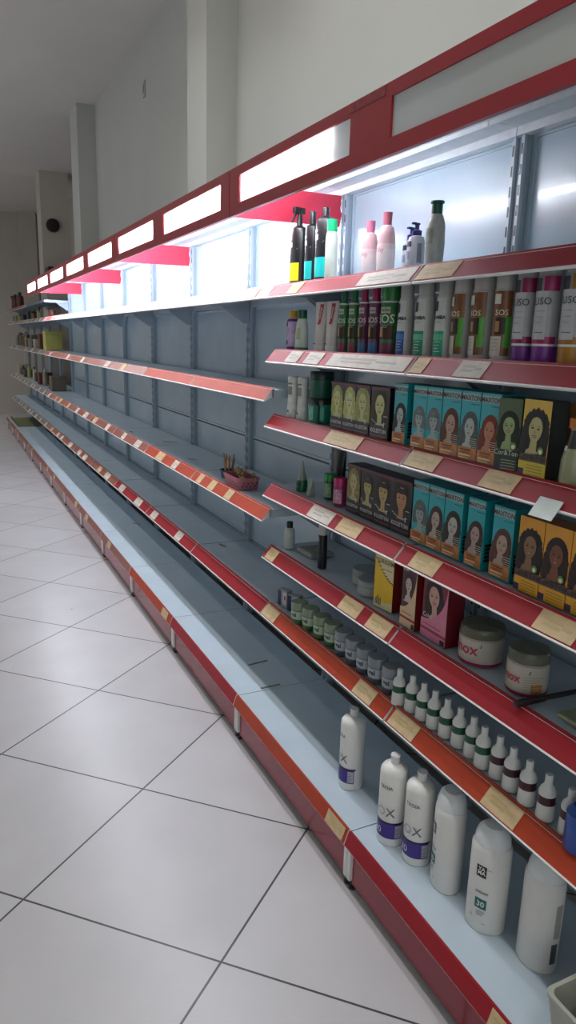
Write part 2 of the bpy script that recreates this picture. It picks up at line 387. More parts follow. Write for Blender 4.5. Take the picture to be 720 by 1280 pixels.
# lit header: one sign board for every two bays
LP = light_panel_mat()
TUBEM = emit_mat('fluorescent_glass', 'eef4ff', TUBE)
TUBED = emit_mat('fluorescent_glass_dim', 'eef4ff', TUBE*0.5)
boards = [(0, 2), (2, 4), (4, 6), (6, 8), (8, 9)]
BL = ['red header sign board nearest the camera, its near window unlit', 'red header sign board over the first bare bays', 'third red header sign board from the camera',
      'fourth red header sign board from the camera', 'last short red header sign board at the far end']
for bi, (a, b) in enumerate(boards):
    y0, y1 = YB(a)+0.003, YB(b)-0.003
    zt, zb, wt, wb = zz(.568), zz(.417), zz(.538), zz(.452)
    t = thing('header_sign', BL[bi], 'sign board', (0, 0, 0), 0, 'backlit header boards')
    f = MB(); f.box(.951, .965, y0, y1, zb, wb, REDH); f.box(.951, .965, y0, y1, wt, zt, REDH)
    f.box(.965, .985, y0, y1, zt-0.004, zt, REDH)
    ys = [y0]
    for j in range(a, b): ys += [YB(j)+0.09, YB(j+1)-0.09]
    ys.append(y1)
    for q in range(0, len(ys), 2): f.box(.951, .965, ys[q], ys[q+1], wb, wt, REDH)
    f.build('sign_frame', t, smooth=False)
    for j in range(a, b):
        p = MB(); p.poly([(.957, YB(j)+0.088, wb-.003), (.957, YB(j+1)-.088, wb-.003), (.957, YB(j+1)-.088, wt+.003), (.957, YB(j)+.088, wt+.003)], LP); p.build('light_window', t, smooth=False)
# worn tape patches on the near board
m = MB(); m.box(.9500, .9508, 1.52, 1.68, zz(.545), zz(.566), mat('8c3038', 0.2, noise=0.3, scale=60)); o = m.build('tape_patch', smooth=False); tag(o, 'wrinkled clear tape on the top edge of the near red sign', 'tape')

for i in range(0, 9):
    y0, y1 = YB(i)+0.002, YB(i+1)-0.002
    t = thing('canopy', 'white metal canopy behind the header, bay %s' % ORD[i], 'canopy', (0, 0, 0), 0, 'canopies under the header')
    a = MB(); a.box(.987, 1.425, y0, y1, zz(.557), zz(.565), mat('d4dade', 0.3)); a.box(1.395, 1.425, y0, y1, zz(.535), zz(.557), mat('d4dade', 0.3)); a.box(1.30, 1.305, y0, y1, zz(.545), zz(.557), mat('d4dade', 0.3)); a.build('canopy_sheet', t, smooth=False)
for i in range(1, 9):
    c = YB(i)+0.4575; L_ = 0.40
    if i == 1: c, L_ = 2.13, 0.34
    t = thing('fluorescent_tube', 'bright white tube lamp hidden behind the red header, bay %s' % ORD[i], 'tube lamp', (1.0, c, zz(.505)), 0, 'tube lamps behind the header')
    a = MB(); a.tube([(0, -L_, 0), (0, L_, 0)], 0.013, TUBEM if i > 1 else TUBED, n=8); a.build('tube_glass', t)
    b = MB(); b.box(-0.018, 0.018, -L_-0.02, -L_, -0.018, 0.052, WHITE); b.box(-0.018, 0.018, L_, L_+0.02, -0.018, 0.052, WHITE); b.box(-0.02, 0.02, -L_, L_, 0.036, 0.052, WHITE); b.build('lamp_holder', t, smooth=False)
for q, i in enumerate((2, 4, 6, 8)):
    y = YB(i)+0.006
    m = MB(); 
    m.poly([(.967, y, zz(.420)), (1.395, y, zz(.425)), (1.402, y, zz(.47)), (1.395, y, zz(.49)), (1.40, y, zz(.534)), (.967, y, zz(.534))], REDV)
    m.poly([(.967, y+.004, zz(.420)), (1.395, y+.004, zz(.425)), (1.402, y+.004, zz(.47)), (1.395, y+.004, zz(.49)), (1.40, y+.004, zz(.534)), (.967, y+.004, zz(.534))], REDV)
    vs = list(m.bm.verts)
    for k in range(6): 
        f = m.bm.faces.new((vs[k], vs[(k+1) % 6], vs[6+(k+1) % 6], vs[6+k])); f.material_index = 0
    o = m.build('divider_panel', smooth=False)
    tag(o, 'bright red divider under the canopy, %s' % ['above the black spray bottle', 'second from the camera', 'third from the camera', 'farthest of the four'][q], 'divider', 'red canopy dividers')

# ================================================================= products
def roots(name, label, cat, x, y, z, rz, group): return thing(name, label, cat, (x, y, zz(z)), rz, group)
def rad_at(prof, z):
    best = None
    for (r0, z0), (r1, z1) in zip(prof[:-1], prof[1:]):
        if z0 <= z <= z1 and z1 > z0: return r0 + (r1-r0)*(z-z0)/(z1-z0)
    return max(r for r, _ in prof)
def wrap(mb, prof, m, z0, z1, u0, u1, off=0.0006, sx=1, sy=1, n=10, nz=None):
    n = max(4, math.ceil(abs(u1-u0)/0.13))
    """thin printed patch hugging a lathed body; u = angle to the right of the front (-X)"""
    zs = sorted(set([z0, z1] + [z for _, z in prof if z0 < z < z1] + ([z0 + (z1-z0)*k/nz for k in range(nz)] if nz else [])))
    i = mb.mi(m); prev = None
    for z in zs:
        r = rad_at(prof, z) + off
        row = [mb.bm.verts.new((r*sx*math.cos(PI + u0 + (u1-u0)*k/n), r*sy*math.sin(PI + u0 + (u1-u0)*k/n), z)) for k in range(n+1)]
        if prev:
            for k in range(n): mb.bm.faces.new((prev[k], prev[k+1], row[k+1], row[k])).material_index = i
        prev = row
def cylfn(prof, off=0.0012, sx=1, sy=1, a0=0):
    def fn(u, v):
        r = rad_at(prof, v) + off; a = PI + a0 + u/max(r, .01)
        return (r*sx*math.cos(a), r*sy*math.sin(a), v)
    return fn
def bars(mb, fn, m, u, v, w, n, dv, h=0.0012):
    for k in range(n):
        ww = w*(1 - 0.25*((k*7) % 3)/2); p = [fn(u+x, v-k*dv+y) for x, y in ((0, 0), (ww/2, 0), (ww, 0), (ww, h), (ww/2, h), (0, h))]
        mb.poly(p, m)
def ell(fn, cu, cv, ru, rv, n=20, a0=0, a1=2*PI): return [fn(cu+ru*math.cos(a0+(a1-a0)*k/n), cv+rv*math.sin(a0+(a1-a0)*k/n)) for k in range(n)]
def rpart(root, prof, name, m, **k):
    a = MB(); a.lathe(prof, m, **k); return a.build(name, root)
def capcyl(r, z0, z1, b=0.0015): return [(0, z0), (r, z0), (r, z1-b), (r-b, z1), (0, z1)]

# ---- portrait artwork printed on cartons ------------------------------
def portrait(mb, fn, cu, cv, s, hair, skin, lip='9a3a3a', curly=0, bob=False, tilt=0.0, n=22):
    hm, sm = mat(hair, 0.55, noise=0.25, scale=90), mat(skin, 0.5, noise=0.04)
    dk = mat('2a1c18', 0.5, noise=0)
    def L(k):
        def g(u, v):
            c, sn = math.cos(tilt), math.sin(tilt)
            uu, vv = u*s, v*s
            return fn(cu + uu*c - vv*sn, cv + uu*sn + vv*c, k)
        return g
    g = L(1)
    pts = []
    low = -0.75 if bob else -1.55
    for k in range(28):                                     # hair outline
        a = PI*k/27; w = 0.78 + (0.045*math.sin(k*2.3) if curly else 0.03*math.sin(k*3))+0.1*curly
        pts.append((w*math.cos(a), 0.15 + 0.95*math.sin(a)*(1+0.08*curly*math.sin(k*1.9))))
    wl = 0.86 + 0.1*curly
    left = [(-wl-0.04*math.sin(k*2.1)-0.06*curly*math.cos(k*2.6), 0.15 + (low-0.15)*k/7) for k in range(1, 8)]
    left[-1] = (-0.55, low)
    right = [(-x, y) for x, y in left[::-1]]
    inner = [(-0.30, low+0.15), (-0.22, -0.6), (0.22, -0.6), (0.30, low+0.15)]
    mb.poly([g(*p) for p in pts + left + inner + right], hm)
    g = L(2)                                               # neck and shoulders
    mb.poly([g(*p) for p in ((-0.21, -0.45), (-0.22, -0.95), (-0.62, -1.2), (-0.72, -1.62), (0.72, -1.62), (0.62, -1.2), (0.22, -0.95), (0.21, -0.45))], sm)
    g = L(3)                                               # locks falling over the shoulders
    if not bob:
        for sd in (-1, 1):
            mb.poly([g(sd*x, y) for x, y in ((0.40, -0.1), (0.86, -0.2), (0.92, -0.9), (0.74, -1.5), (0.55, -1.58), (0.42, -1.1), (0.50, -0.7))], hm)
    g = L(4)                                               # face
    face = [(0.46*math.cos(a), 0.08 + (0.60 if math.sin(a) > 0 else 0.70)*math.sin(a)*(1.0 if math.sin(a) > 0 else 1-0.12*abs(math.cos(a)))) for a in [2*PI*k/24 for k in range(24)]]
    mb.poly([g(*p) for p in face], sm)
    g = L(5)
    if bob: mb.poly([g(*p) for p in ((-0.48, 0.62), (0.48, 0.62), (0.46, 0.30), (0.2, 0.34), (0, 0.31), (-0.2, 0.34), (-0.46, 0.30))], hm)
    else:
        mb.poly([g(*p) for p in ((-0.05, 0.72), (0.30, 0.60), (0.48, 0.2), (0.53, 0.2), (0.50, 0.7), (0.0, 0.85))], hm)
        mb.poly([g(*p) for p in ((-0.05, 0.72), (-0.30, 0.58), (-0.47, 0.1), (-0.55, 0.15), (-0.50, 0.7), (0.0, 0.85))], hm)
    for sd in (-1, 1):
        mb.poly([g(sd*0.2+0.10*math.cos(2*PI*k/8), 0.10+0.045*math.sin(2*PI*k/8)) for k in range(8)], dk)
        mb.poly([g(sd*x, y) for x, y in ((0.08, 0.21), (0.32, 0.23), (0.34, 0.19), (0.2, 0.25))], dk)
    mb.poly([g(*p) for p in ((-0.05, -0.12), (0.0, 0.02), (0.05, -0.12), (0.0, -0.15))], mat('a87860', 0.5, noise=0))
    mb.poly([g(*p) for p in ((-0.17, -0.27), (-0.06, -0.23), (0.06, -0.23), (0.17, -0.27), (0.07, -0.37), (-0.07, -0.37))], mat(lip, 0.5, noise=0))
    mb.poly([L(6)(*p) for p in ((-0.11, -0.275), (0.11, -0.275), (0.05, -0.305), (-0.05, -0.305))], WHITE)

def carton(name, label, x, ya, yb, z, h, depth, kind, group, rz=0, hair='2a1c16', skin='c98f6c', side=None, **kw):
    """front towards the aisle (-X); ya far edge, yb near edge"""
    w = abs(ya-yb)-0.001; t = roots(name, label, 'box', x, (ya+yb)/2, z, rz, group)
    bodyc = dict(teal='138a92', dark='17101a', black='101612', yellow='c98a1e', orange='d8861a', oxi='7a1416', cream='6e1418', pink='6a1820', tan='9a6a38')[kind]
    a = MB(); BM = mat(side or bodyc, 0.35, noise=0.05)
    a.box(0, depth, -w/2, w/2, 0, h, BM, 0.0008); a.build('carton_body', t, smooth=False)
    fn = lambda u, v, k=1: (-0.0003*k - 0.0002, -u, v)
    p = MB(); q = lambda u0, u1, v0, v1, mm, k=1: p.poly([fn(u0, v0, k), fn(u1, v0, k), fn(u1, v1, k), fn(u0, v1, k)], mm)
    W2 = w/2
    if kind == 'teal':
        q(-W2, W2, 0, h, mat('1fa3ad', 0.4)); portrait(p, lambda u, v, k: fn(u, v, k+1), 0.001, h*0.47, w*0.55, hair, skin, **kw)
        q(-W2, W2, 0.004, h*0.20, mat('b9763c', 0.45, noise=0.3, scale=60), 9)
        for k in range(4): q(-W2*0.9 + k*0.002, W2*(0.2+0.2*(k % 2)), h*(0.035+0.04*k), h*(0.05+0.04*k), mat(['e8c88c', 'f0dcc0', '8a4018', '3a2018'][k], 0.5), 10)
        for k in range(5): q(W2*0.2, W2*0.95, h*(0.21+0.03*k), h*(0.217+0.03*k), mat('d8c8b0', 0.5), 10)
        q(-W2*0.95, W2*0.95, h*0.86, h*0.97, mat('8fb8b8', 0.45), 2)
        q(W2*0.0, W2*0.9, h*0.815, h*0.825, mat('103a44', 0.5), 2)
        o1 = p.build('printed_front', t, smooth=False, recalc=False)
        s = MB(); text(s, 'MAXTON', 0.0172*w/0.07, mat('6a2c20', 0.5), lambda u, v: fn(u, v, 4), 0, h*0.875, bold=0.02, sxx=0.95); s.build('lettering', t, smooth=False, recalc=False)
        s = MB()                                             # striped side panel
        for k in range(5): s.box(depth*0.08, depth*0.95, -W2-0.0008, -W2-0.0002, h*(0.12+0.055*k), h*(0.16+0.055*k), BLACK if k % 1 == 0 else WHITE)
        s.build('side_print', t, smooth=False)
    elif kind == 'dark':
        q(-W2, W2, 0, h, mat('1a1018', 0.35)); portrait(p, lambda u, v, k: fn(u, v, k+1), 0, h*0.63, w*0.54, hair, skin, **kw)
        q(-W2, W2, 0.001, h*0.27, mat('170c16', 0.35), 9)
        q(-W2, W2, h*0.94, h, mat('5a1420', 0.4), 9)
        q(-W2*0.9, W2*0.9, h*0.06, h*0.075, mat('80606a', 0.5), 10); q(-W2*0.9, W2*0.6, h*0.03, h*0.04, mat('80606a', 0.5), 10)
        sw = mat('c8c4c0', 0.4, noise=0)
        for k in range(9):
            u0 = -W2*0.85 + k*W2*0.17; v0 = h*(0.36 - 0.08*math.sin(k/8*PI*0.8)); q(u0, u0+W2*0.19, v0, v0+h*0.014, sw, 10)
        p.poly([fn(W2*0.55+0.003*math.cos(2*PI*k/10), h*0.29+0.008*math.sin(2*PI*k/10), 11) for k in range(10)], sw)
        q(W2*0.5, W2*0.9, h*0.45, h*0.465, sw, 10)
        p.build('printed_front', t, smooth=False, recalc=False)
        s = MB(); text(s, 'KOLESTON', 0.0150*w/0.085, mat('d8d4d0', 0.4, noise=0), lambda u, v: fn(u, v, 12), 0, h*0.13, bold=0.015, sxx=0.95); s.build('lettering', t, smooth=False, recalc=False)
    elif kind in ('yellow', 'orange', 'black'):
        q(-W2, W2, 0, h, mat(dict(yellow='d8b23a', orange='e09a2a', black='5a6850')[kind], 0.4)); portrait(p, lambda u, v, k: fn(u, v, k+1), 0.0, h*0.61, w*0.54, hair, skin, **kw)
        q(-W2, W2, h*0.20, h*0.30, mat('5a4838' if kind != 'black' else '3a4038', 0.5, noise=0.3, scale=60), 9)
        q(-W2, W2, 0.001, h*0.20, mat({'yellow': 'c8b430', 'orange': 'e0a020', 'black': '384034'}[kind], 0.45), 9)
        q(-W2, -W2*0.55, 0.002, h*0.10, mat('3a2a50', 0.5), 10)
        for k in range(4): q(-W2*0.4, W2*0.85, h*(0.03+0.04*k), h*(0.04+0.04*k), mat('8a7a20' if kind != 'black' else 'a0a898', 0.5), 10)
        p.poly([fn(W2*0.55+0.009*math.cos(2*PI*k/9), h*0.36+0.009*math.sin(2*PI*k/9), 10) for k in range(9)], mat('6a8a30', 0.5)); p.poly([fn(W2*0.55+0.005*math.cos(2*PI*k/9), h*0.35+0.005*math.sin(2*PI*k/9), 11) for k in range(9)], WHITE)
        p.build('printed_front', t, smooth=False, recalc=False)
        s = MB(); text(s, 'Cor&Ton', 0.020*w/0.075, mat('28203a' if kind != 'black' else 'c0c8b8', 0.5, noise=0), lambda u, v: fn(u, v, 12), 0, h*0.225, bold=0.01); s.build('lettering', t, smooth=False, recalc=False)
    elif kind == 'oxi':
        q(-W2, W2, 0, h, mat('d9cfa0', 0.4)); ym = mat('e0b410', 0.4)
        arc = [(-W2, h*0.14)] + [(-W2+2*W2*k/8, h*(0.14+0.02*math.sin(k))) for k in range(1, 9)] + [(W2*(1-2*k/10), h*(0.50+0.42*(k/10)**1.6)) for k in range(0, 11)]
        p.poly([fn(u, v, 2) for u, v in arc], ym)
        for k in range(10): q(W2*(1-2*k/10)-0.006, W2*(1-2*k/10)+0.006, h*(0.50+0.42*(k/10)**1.6)-0.001, h*(0.50+0.42*(k/10)**1.6)+0.0018, INK, 3)
        for k in range(5): q(-W2*0.8+k*0.006, -W2*0.8+k*0.006+0.003, h*0.05, h*(0.16+0.03*(k % 3)), mat('5a3a20', 0.5), 4)
        q(-W2*0.1, W2*0.85, h*0.70, h*0.715, mat('8a7a60', 0.5), 3)
        p.build('printed_front', t, smooth=False, recalc=False)
        s = MB(); text(s, 'ORIGEM', 0.020, mat('7a5a30', 0.5, noise=0), lambda u, v: fn(u, v, 4), 0.008, h*0.80, bold=0.01); s.build('lettering', t, smooth=False, recalc=False)
    elif kind in ('cream', 'pink'):
        base = 'd8b890' if kind == 'cream' else 'd27a96'
        q(-W2, W2, 0, h, mat('4a1018' if kind == 'cream' else '7a2030', 0.4)); portrait(p, lambda u, v, k: fn(u, v, k+1), -w*0.04, h*0.68, w*0.44, hair, skin, **kw)
        pts = [(-W2, 0.001), (W2, 0.001), (W2, h*0.97)] + [(W2*(0.95-1.95*(k/10)**1.8), h*(0.92-0.62*math.sin(k/10*PI/2))) for k in range(11)]
        p.poly([fn(u, v, 9) for u, v in pts], mat(base, 0.4)); q(-W2, W2, h*0.13, h*0.17, mat('8a2a20' if kind == 'cream' else '9a2850', 0.45), 10)
        q(-W2*0.8, W2*0.6, h*0.22, h*0.235, mat('8a5a40', 0.5), 10); q(W2*0.6, W2*0.95, 0.003, h*0.10, INK, 10)
        p.build('printed_front', t, smooth=False, recalc=False)
        s = MB(); text(s, 'Color' if kind == 'pink' else 'Cor', 0.018, WHITE, lambda u, v: fn(u, v, 12), -W2*0.45, h*0.34 if kind == 'pink' else h*0.9); s.build('lettering', t, smooth=False, recalc=False)
    return t

# ---- dye cartons, third and fourth rows --------------------------------
G3, G4 = 'hair dye boxes on the third shelf', 'hair dye boxes on the fourth shelf'
def yx(y, xm, X): return y/xm*X
X3 = 1.148; Z3, Z4, Z5, Z6, ZD = -.2715, -.5395, -.7895, -1.0315, -1.4195
ks = [('long light hair', 'aab060', 'c8cc90', 0), ('pale straight blond hair', 'b8bc70', 'ccd098', 0), ('wavy ash hair', '9a9c60', 'c0c48a', 1), ('short dark curls', '3a3420', 'c0c488', 1)]
b3 = [(2.068, 1.989), (1.988, 1.91), (1.915, 1.83), (1.822, 1.728)]
wd = ['leftmost', 'second from the left', 'third from the left', 'rightmost']
for k, ((d, hc, sk, cu), (a, b)) in enumerate(zip(ks, b3)):
    carton('dye_carton', 'dark dye box, woman with %s, %s on third shelf' % (d, wd[k]), X3, a, b, Z3, .151, .055, 'dark', G3, hair=hc, skin=sk, curly=cu, rz=0.03 if k == 3 else 0)
tm = [(1.702, 1.640, '20262a', 'a8bcb8', 0, 'woman with black side-swept hair', 'alone between dark and teal boxes'), (1.612, 1.551, '6a7070', '9cb0b0', 1, 'grey woman with fringe', 'left one of the matching pair'),
      (1.550, 1.487, '6a7070', '9cb0b0', 1, 'grey woman with fringe', 'right one of the matching pair'), (1.484, 1.412, '5a3020', 'b89888', 0, 'smiling brown-haired woman', 'third shelf beside the pair'),
      (1.41, 1.340, '50585a', 'b0bcb4', 0, 'pale grey-haired woman', 'third shelf, before the auburn one'), (1.338, 1.27, '7a3018', 'c08060', 0, 'woman with auburn hair', 'touching the green-black box')]
for a, b, hc, sk, bob, d, wh in tm:
    carton('dye_carton', 'teal hair dye box, %s, %s' % (d, wh), X3, a, b, Z3, .168, .075, 'teal', G3, hair=hc, skin=sk, bob=bool(bob), tilt=-0.12 if not bob else 0)
carton('dye_carton', 'green-black tilted hair dye box with greenish smiling woman', 1.140, 1.262, 1.200, Z3, .163, .06, 'black', G3, hair='1c2c1c', skin='98a878', rz=0.22)
carton('dye_carton', 'yellow hair dye box with curly dark-haired woman on third shelf', 1.140, 1.190, 1.110, Z3, .166, .05, 'yellow', G3, hair='1c1c18', skin='b8b078', curly=1, side='24221e', tilt=-0.1)
carton('dye_carton', 'brown box standing behind the yellow hair dye box', 1.215, 1.17, 1.10, Z3, .16, .05, 'tan', G3, hair='4a2a1a', skin='a06a40')
bk = [(2.005, 1.923, 'long wavy light hair', '8a7a48', 'b8b078'), (1.92, 1.835, 'tied hair, greenish face', '2a2418', 'b0a868'), (1.836, 1.741, 'tied hair, golden face', '241a14', 'b8a060'), (1.742, 1.640, 'dark cropped hair, orange-lit face', '1e1612', 'b88858')]
for k, (a, b, d, hc, sk) in enumerate(bk):
    carton('dye_carton', 'dark dye box, woman with %s, %s on fourth shelf' % (d, wd[k]), 1.186, a, b, Z4, .159, .06, 'dark', G4, hair=hc, skin=sk, bob=k > 0)
tb = [(1.616, 1.545, '5c6464', '98a8a4', 1, 'grey woman with fringe, touching a dark box'), (1.543, 1.475, '3a2820', 'b8a898', 0, 'woman with long brown hair, second teal on the fourth shelf'),
      (1.473, 1.400, '2a2422', 'b8b4ac', 0, 'pale woman with black hair, third teal on the fourth shelf'), (1.380, 1.316, '3c2c24', 'b09890', 0, 'thin-faced woman, standing alone between gaps'), (1.287, 1.216, '5a3a2c', 'b89c8c', 0, 'tilted smiling head, left of the orange boxes')]
for a, b, hc, sk, bob, d in tb:
    carton('dye_carton', 'teal hair dye box, %s' % d, 1.172, a, b, Z4, .176, .078, 'teal', G4, hair=hc, skin=sk, bob=bool(bob), tilt=-0.15 if not bob else 0)
ob = [(1.187, 1.111, 'curly-haired woman, left one beside the teal box', '1c1612', '8a6848', 1), (1.110, 1.034, 'woman with straight dark hair, middle of three', '241812', '7a4a30', 0), (1.033, .957, 'half-seen woman at the right edge of the photo', '2c1a14', '8a5a40', 0)]
for a, b, d, hc, sk, cu in ob:
    carton('dye_carton', 'orange hair dye box, %s' % d, 1.160, a, b, Z4, .174, .06, 'orange', G4, hair=hc, skin=sk, curly=cu, side='9a5a14', tilt=-0.05)
G5 = 'boxes on the fifth shelf'
carton('lightener_carton', 'cream and yellow box with red side on the fifth shelf', 1.170, 1.778, 1.690, Z5, .180, .06, 'oxi', G5, rz=0.12)
carton('dye_carton', 'cream-bottomed dye box with pale woman, beside the yellow box', 1.156, 1.618, 1.545, Z5, .186, .06, 'cream', G5, hair='3a2a28', skin='c8b4a8')
carton('dye_carton', 'pink dye box with smiling woman, left of the wide tubs', 1.166, 1.530, 1.418, Z5, .180, .055, 'pink', G5, hair='2a1418', skin='d0a090', tilt=0.1)

# ---- small helper for bottles -----------------------------------------
def simple_bottle(name, label, x, y, z, rz, group, prof, bm_, cap=None, capm=None, capname='cap', sx=1, sy=1, patches=(), texts=(), barsl=(), cat='bottle', n=24):
    t = roots(name, label, cat, x, y, z, rz + (.3 if group == 'bottles on the second shelf' else 0), group)
    rpart(t, prof, 'bottle_body', bm_, sx=sx, sy=sy, n=n)
    if cap: rpart(t, cap, capname, capm, n=20, sx=1, sy=1)
    if patches:
        a = MB()
        for j, (mm, z0, z1, u0, u1) in enumerate(patches): wrap(a, prof, mm, z0, z1, u0, u1, off=0.0004+0.0004*j, sx=sx, sy=sy)
        a.build('printed_label', t, recalc=False)
    if texts or barsl:
        a = MB(); fn = cylfn(prof, 0.0004*(len(patches)+1)+0.0006, sx, sy)
        for (s, size, mm, u, v, bold) in texts: text(a, s, size, mm, fn, u, v, bold=bold)
        for (mm, u, v, w, nn, dv) in barsl: bars(a, fn, mm, u, v, w, nn, dv)
        a.build('lettering', t, smooth=False, recalc=False)
    return t

# ---- top shelf ---------------------------------------------------------
Z1 = .1985
G1 = 'bottles on the top shelf'
def sq_bottle(label, y, w, h, hb, labc, spray):
    t = roots('spray_bottle' if spray else 'shampoo_bottle', label, 'bottle', 1.20, y, Z1, 0.25, G1)
    bmw = MB(); r = w/2
    prof = [(0, 0), (r*.92, 0), (r, 0.006), (r, hb*0.88), (r*.93, hb*0.95), (r*.40, hb), (0, hb)]
    bmw.lathe(prof, mat('1b1c20', 0.3, noise=0), n=28, sx=0.75); bmw.build('bottle_body', t)
    l = MB(); wrap(l, prof, mat(labc, 0.4), hb*.08, hb*.38, -1.0, 0.75, sx=.75); wrap(l, prof, WHITE, hb*.64, hb*.72, -0.8, -0.1, sx=.75); wrap(l, prof, WHITE, hb*.76, hb*.80, -0.8, -0.2, sx=.75)
    l.build('printed_label', t, recalc=False)
    s = MB(); fn = cylfn(prof, 0.0012, .75)
    s.poly([fn(-r*.5, hb*.52), fn(r*.5, hb*.60), fn(r*.6, hb*.625), fn(-r*.4, hb*.54)], mat('c8c8cc', .3)); s.build('swoosh', t, smooth=False, recalc=False)
    if spray:
        c = MB(); c.lathe([(0, hb-.002), (.011, hb-.002), (.011, hb+.022), (.008, hb+.03), (.007, hb+.045), (0, hb+.045)], BLACK, n=14)
        c.box(-.028, .02, -.008, .008, hb+.040, hb+.062, BLACK, .003); c.tube([(-.016, 0, hb+.042), (-.026, 0, hb+.028), (-.036, 0, hb+.008)], .0045, BLACK, r1=.003)
        c.build('spray_trigger', t)
    else:
        c = MB(); c.lathe(capcyl(.012, hb-.002, h), mat('25262b', .2), n=18); c.build('cap', t)
sq_bottle('black trigger spray bottle with yellow label on the top shelf', 2.449, .074, .262, .205, 'e8d820', True)
sq_bottle('slimmer black bottle with turquoise label, next to the spray bottle', 2.347, .056, .24, .20, '18b8b4', False)
sq_bottle('larger black bottle with turquoise label behind the green cap', 2.252, .074, .24, .212, '18b8b4', False)
simple_bottle('lotion_bottle', 'slim white bottle with bright green cap on the top shelf', 1.16, 2.13, Z1, 0.2, G1, [(0, 0), (.018, 0), (.02, .004), (.02, .12), (.018, .14), (.015, .146), (0, .146)], mat('dce8dc', .35), capcyl(.0165, .146, .182), mat('10b070', .35), patches=[(mat('5a8a50', .5, noise=.4, scale=80), .02, .10, -1.3, -.9)])
PINKB = [(0, 0), (.022, 0), (.025, .005), (.027, .06), (.023, .11), (.019, .13), (.0115, .137), (0, .137)]
for y, s, lab, cc in ((1.962, .93, 'smaller pink and white bottle with pink cap', 'd07a98'), (1.872, 1.0, 'taller pink and white bottle with dusty pink cap', 'b86478')):
    pr = [(r*s*1.02, z*s) for r, z in PINKB]; cm = mat(cc, .35)
    simple_bottle('lotion_bottle', lab + ' on the top shelf', 1.20, y, Z1, 0.3, G1, pr, mat('ecdcdc', .4), [(0, .136*s), (.0125, .136*s), (.0135, .172*s), (0, .172*s)], cm, patches=[(mat('dcb0b4', .45), .085*s, .132*s, -PI, PI), (mat('e6cfd0', .45), .07*s, .085*s, -PI, PI)],
                  texts=[('Niy', .018*s, mat('c06a80', .5, noise=0), 0, .062*s, 0)], barsl=[(mat('a08890', .5), -.008, .012, .014, 1, .004)])
for x, y, lab in ((1.235, 1.795, 'white pump bottle with navy pump, rear of the pair'), (1.20, 1.722, 'white pump bottle with navy pump, front of the pair')):
    pr = [(0, 0), (.021, 0), (.024, .004), (.024, .075), (.02, .088), (.012, .092), (0, .092)]; nb = mat('1a1e6e', .35)
    t = simple_bottle('pump_bottle', lab, x, y, Z1, 0.3, G1, pr, mat('c8ccd8', .35), [(0, .091), (.0135, .091), (.0135, .104), (.006, .108), (.006, .120), (0, .120)], nb, 'pump', patches=[(mat('1c2240', .4), .062, .076, -.9, .1), (mat('8a90a8', .5), .03, .05, -.8, -.1), (mat('8088a0', .5), .02, .07, .8, 1.3)], barsl=[(INK, -.012, .012, .012, 2, .004)])
    a = MB(); a.box(-.02, .008, -.005, .005, .119, .125, nb, .002); a.build('pump_spout', t)
simple_bottle('lotion_bottle', 'grey-white curved bottle with dark green cap, nearest on top shelf', 1.20, 1.638, Z1, 0.3, G1, [(0, 0), (.021, 0), (.023, .005), (.026, .06), (.024, .11), (.017, .132), (.0135, .136), (0, .136)], mat('a8aaa6', .35, noise=.12, scale=60), [(0, .135), (.0145, .135), (.0145, .160), (.018, .162), (.018, .167), (0, .167)], mat('0f4a38', .3), patches=[(mat('4a6a58', .4), .002, .010, -PI, PI), (mat('8a8e86', .5, noise=.3), .06, .10, -.8, .4)])

# ---- second shelf ------------------------------------------------------
Z2 = -.0305; G2 = 'bottles on the second shelf'
PUR = mat('6a2a8a', .4)
simple_bottle('lotion_bottle', 'lilac-patterned bottle with yellow cap at the far end of second shelf', 1.20, 2.472, Z2, .2, G2, [(0, 0), (.024, 0), (.026, .004), (.026, .105), (.02, .115), (0, .115)], mat('c8b4d8', .45, noise=.25, scale=70), capcyl(.0185, .114, .143), mat('c89a18', .35),
              patches=[(PUR, .002, .014, -PI, PI), (PUR, .104, .113, -PI, PI), (mat('3a1a5a', .4), .085, .102, -.9, -.35), (mat('3a1a5a', .4), .02, .036, -.8, -.3)])
simple_bottle('lotion_bottle', 'white curvy bottle with dark green cap and green foot', 1.19, 2.385, Z2, .2, G2, [(0, 0), (.026, 0), (.027, .004), (.026, .06), (.021, .10), (.0165, .113), (0, .113)], mat('d0dcd4', .4), capcyl(.0175, .113, .143), mat('145a44', .35), sx=.7, patches=[(mat('2a7a58', .4), .001, .012, -PI, PI), (mat('b8c090', .5), .04, .08, -.5, .2)])
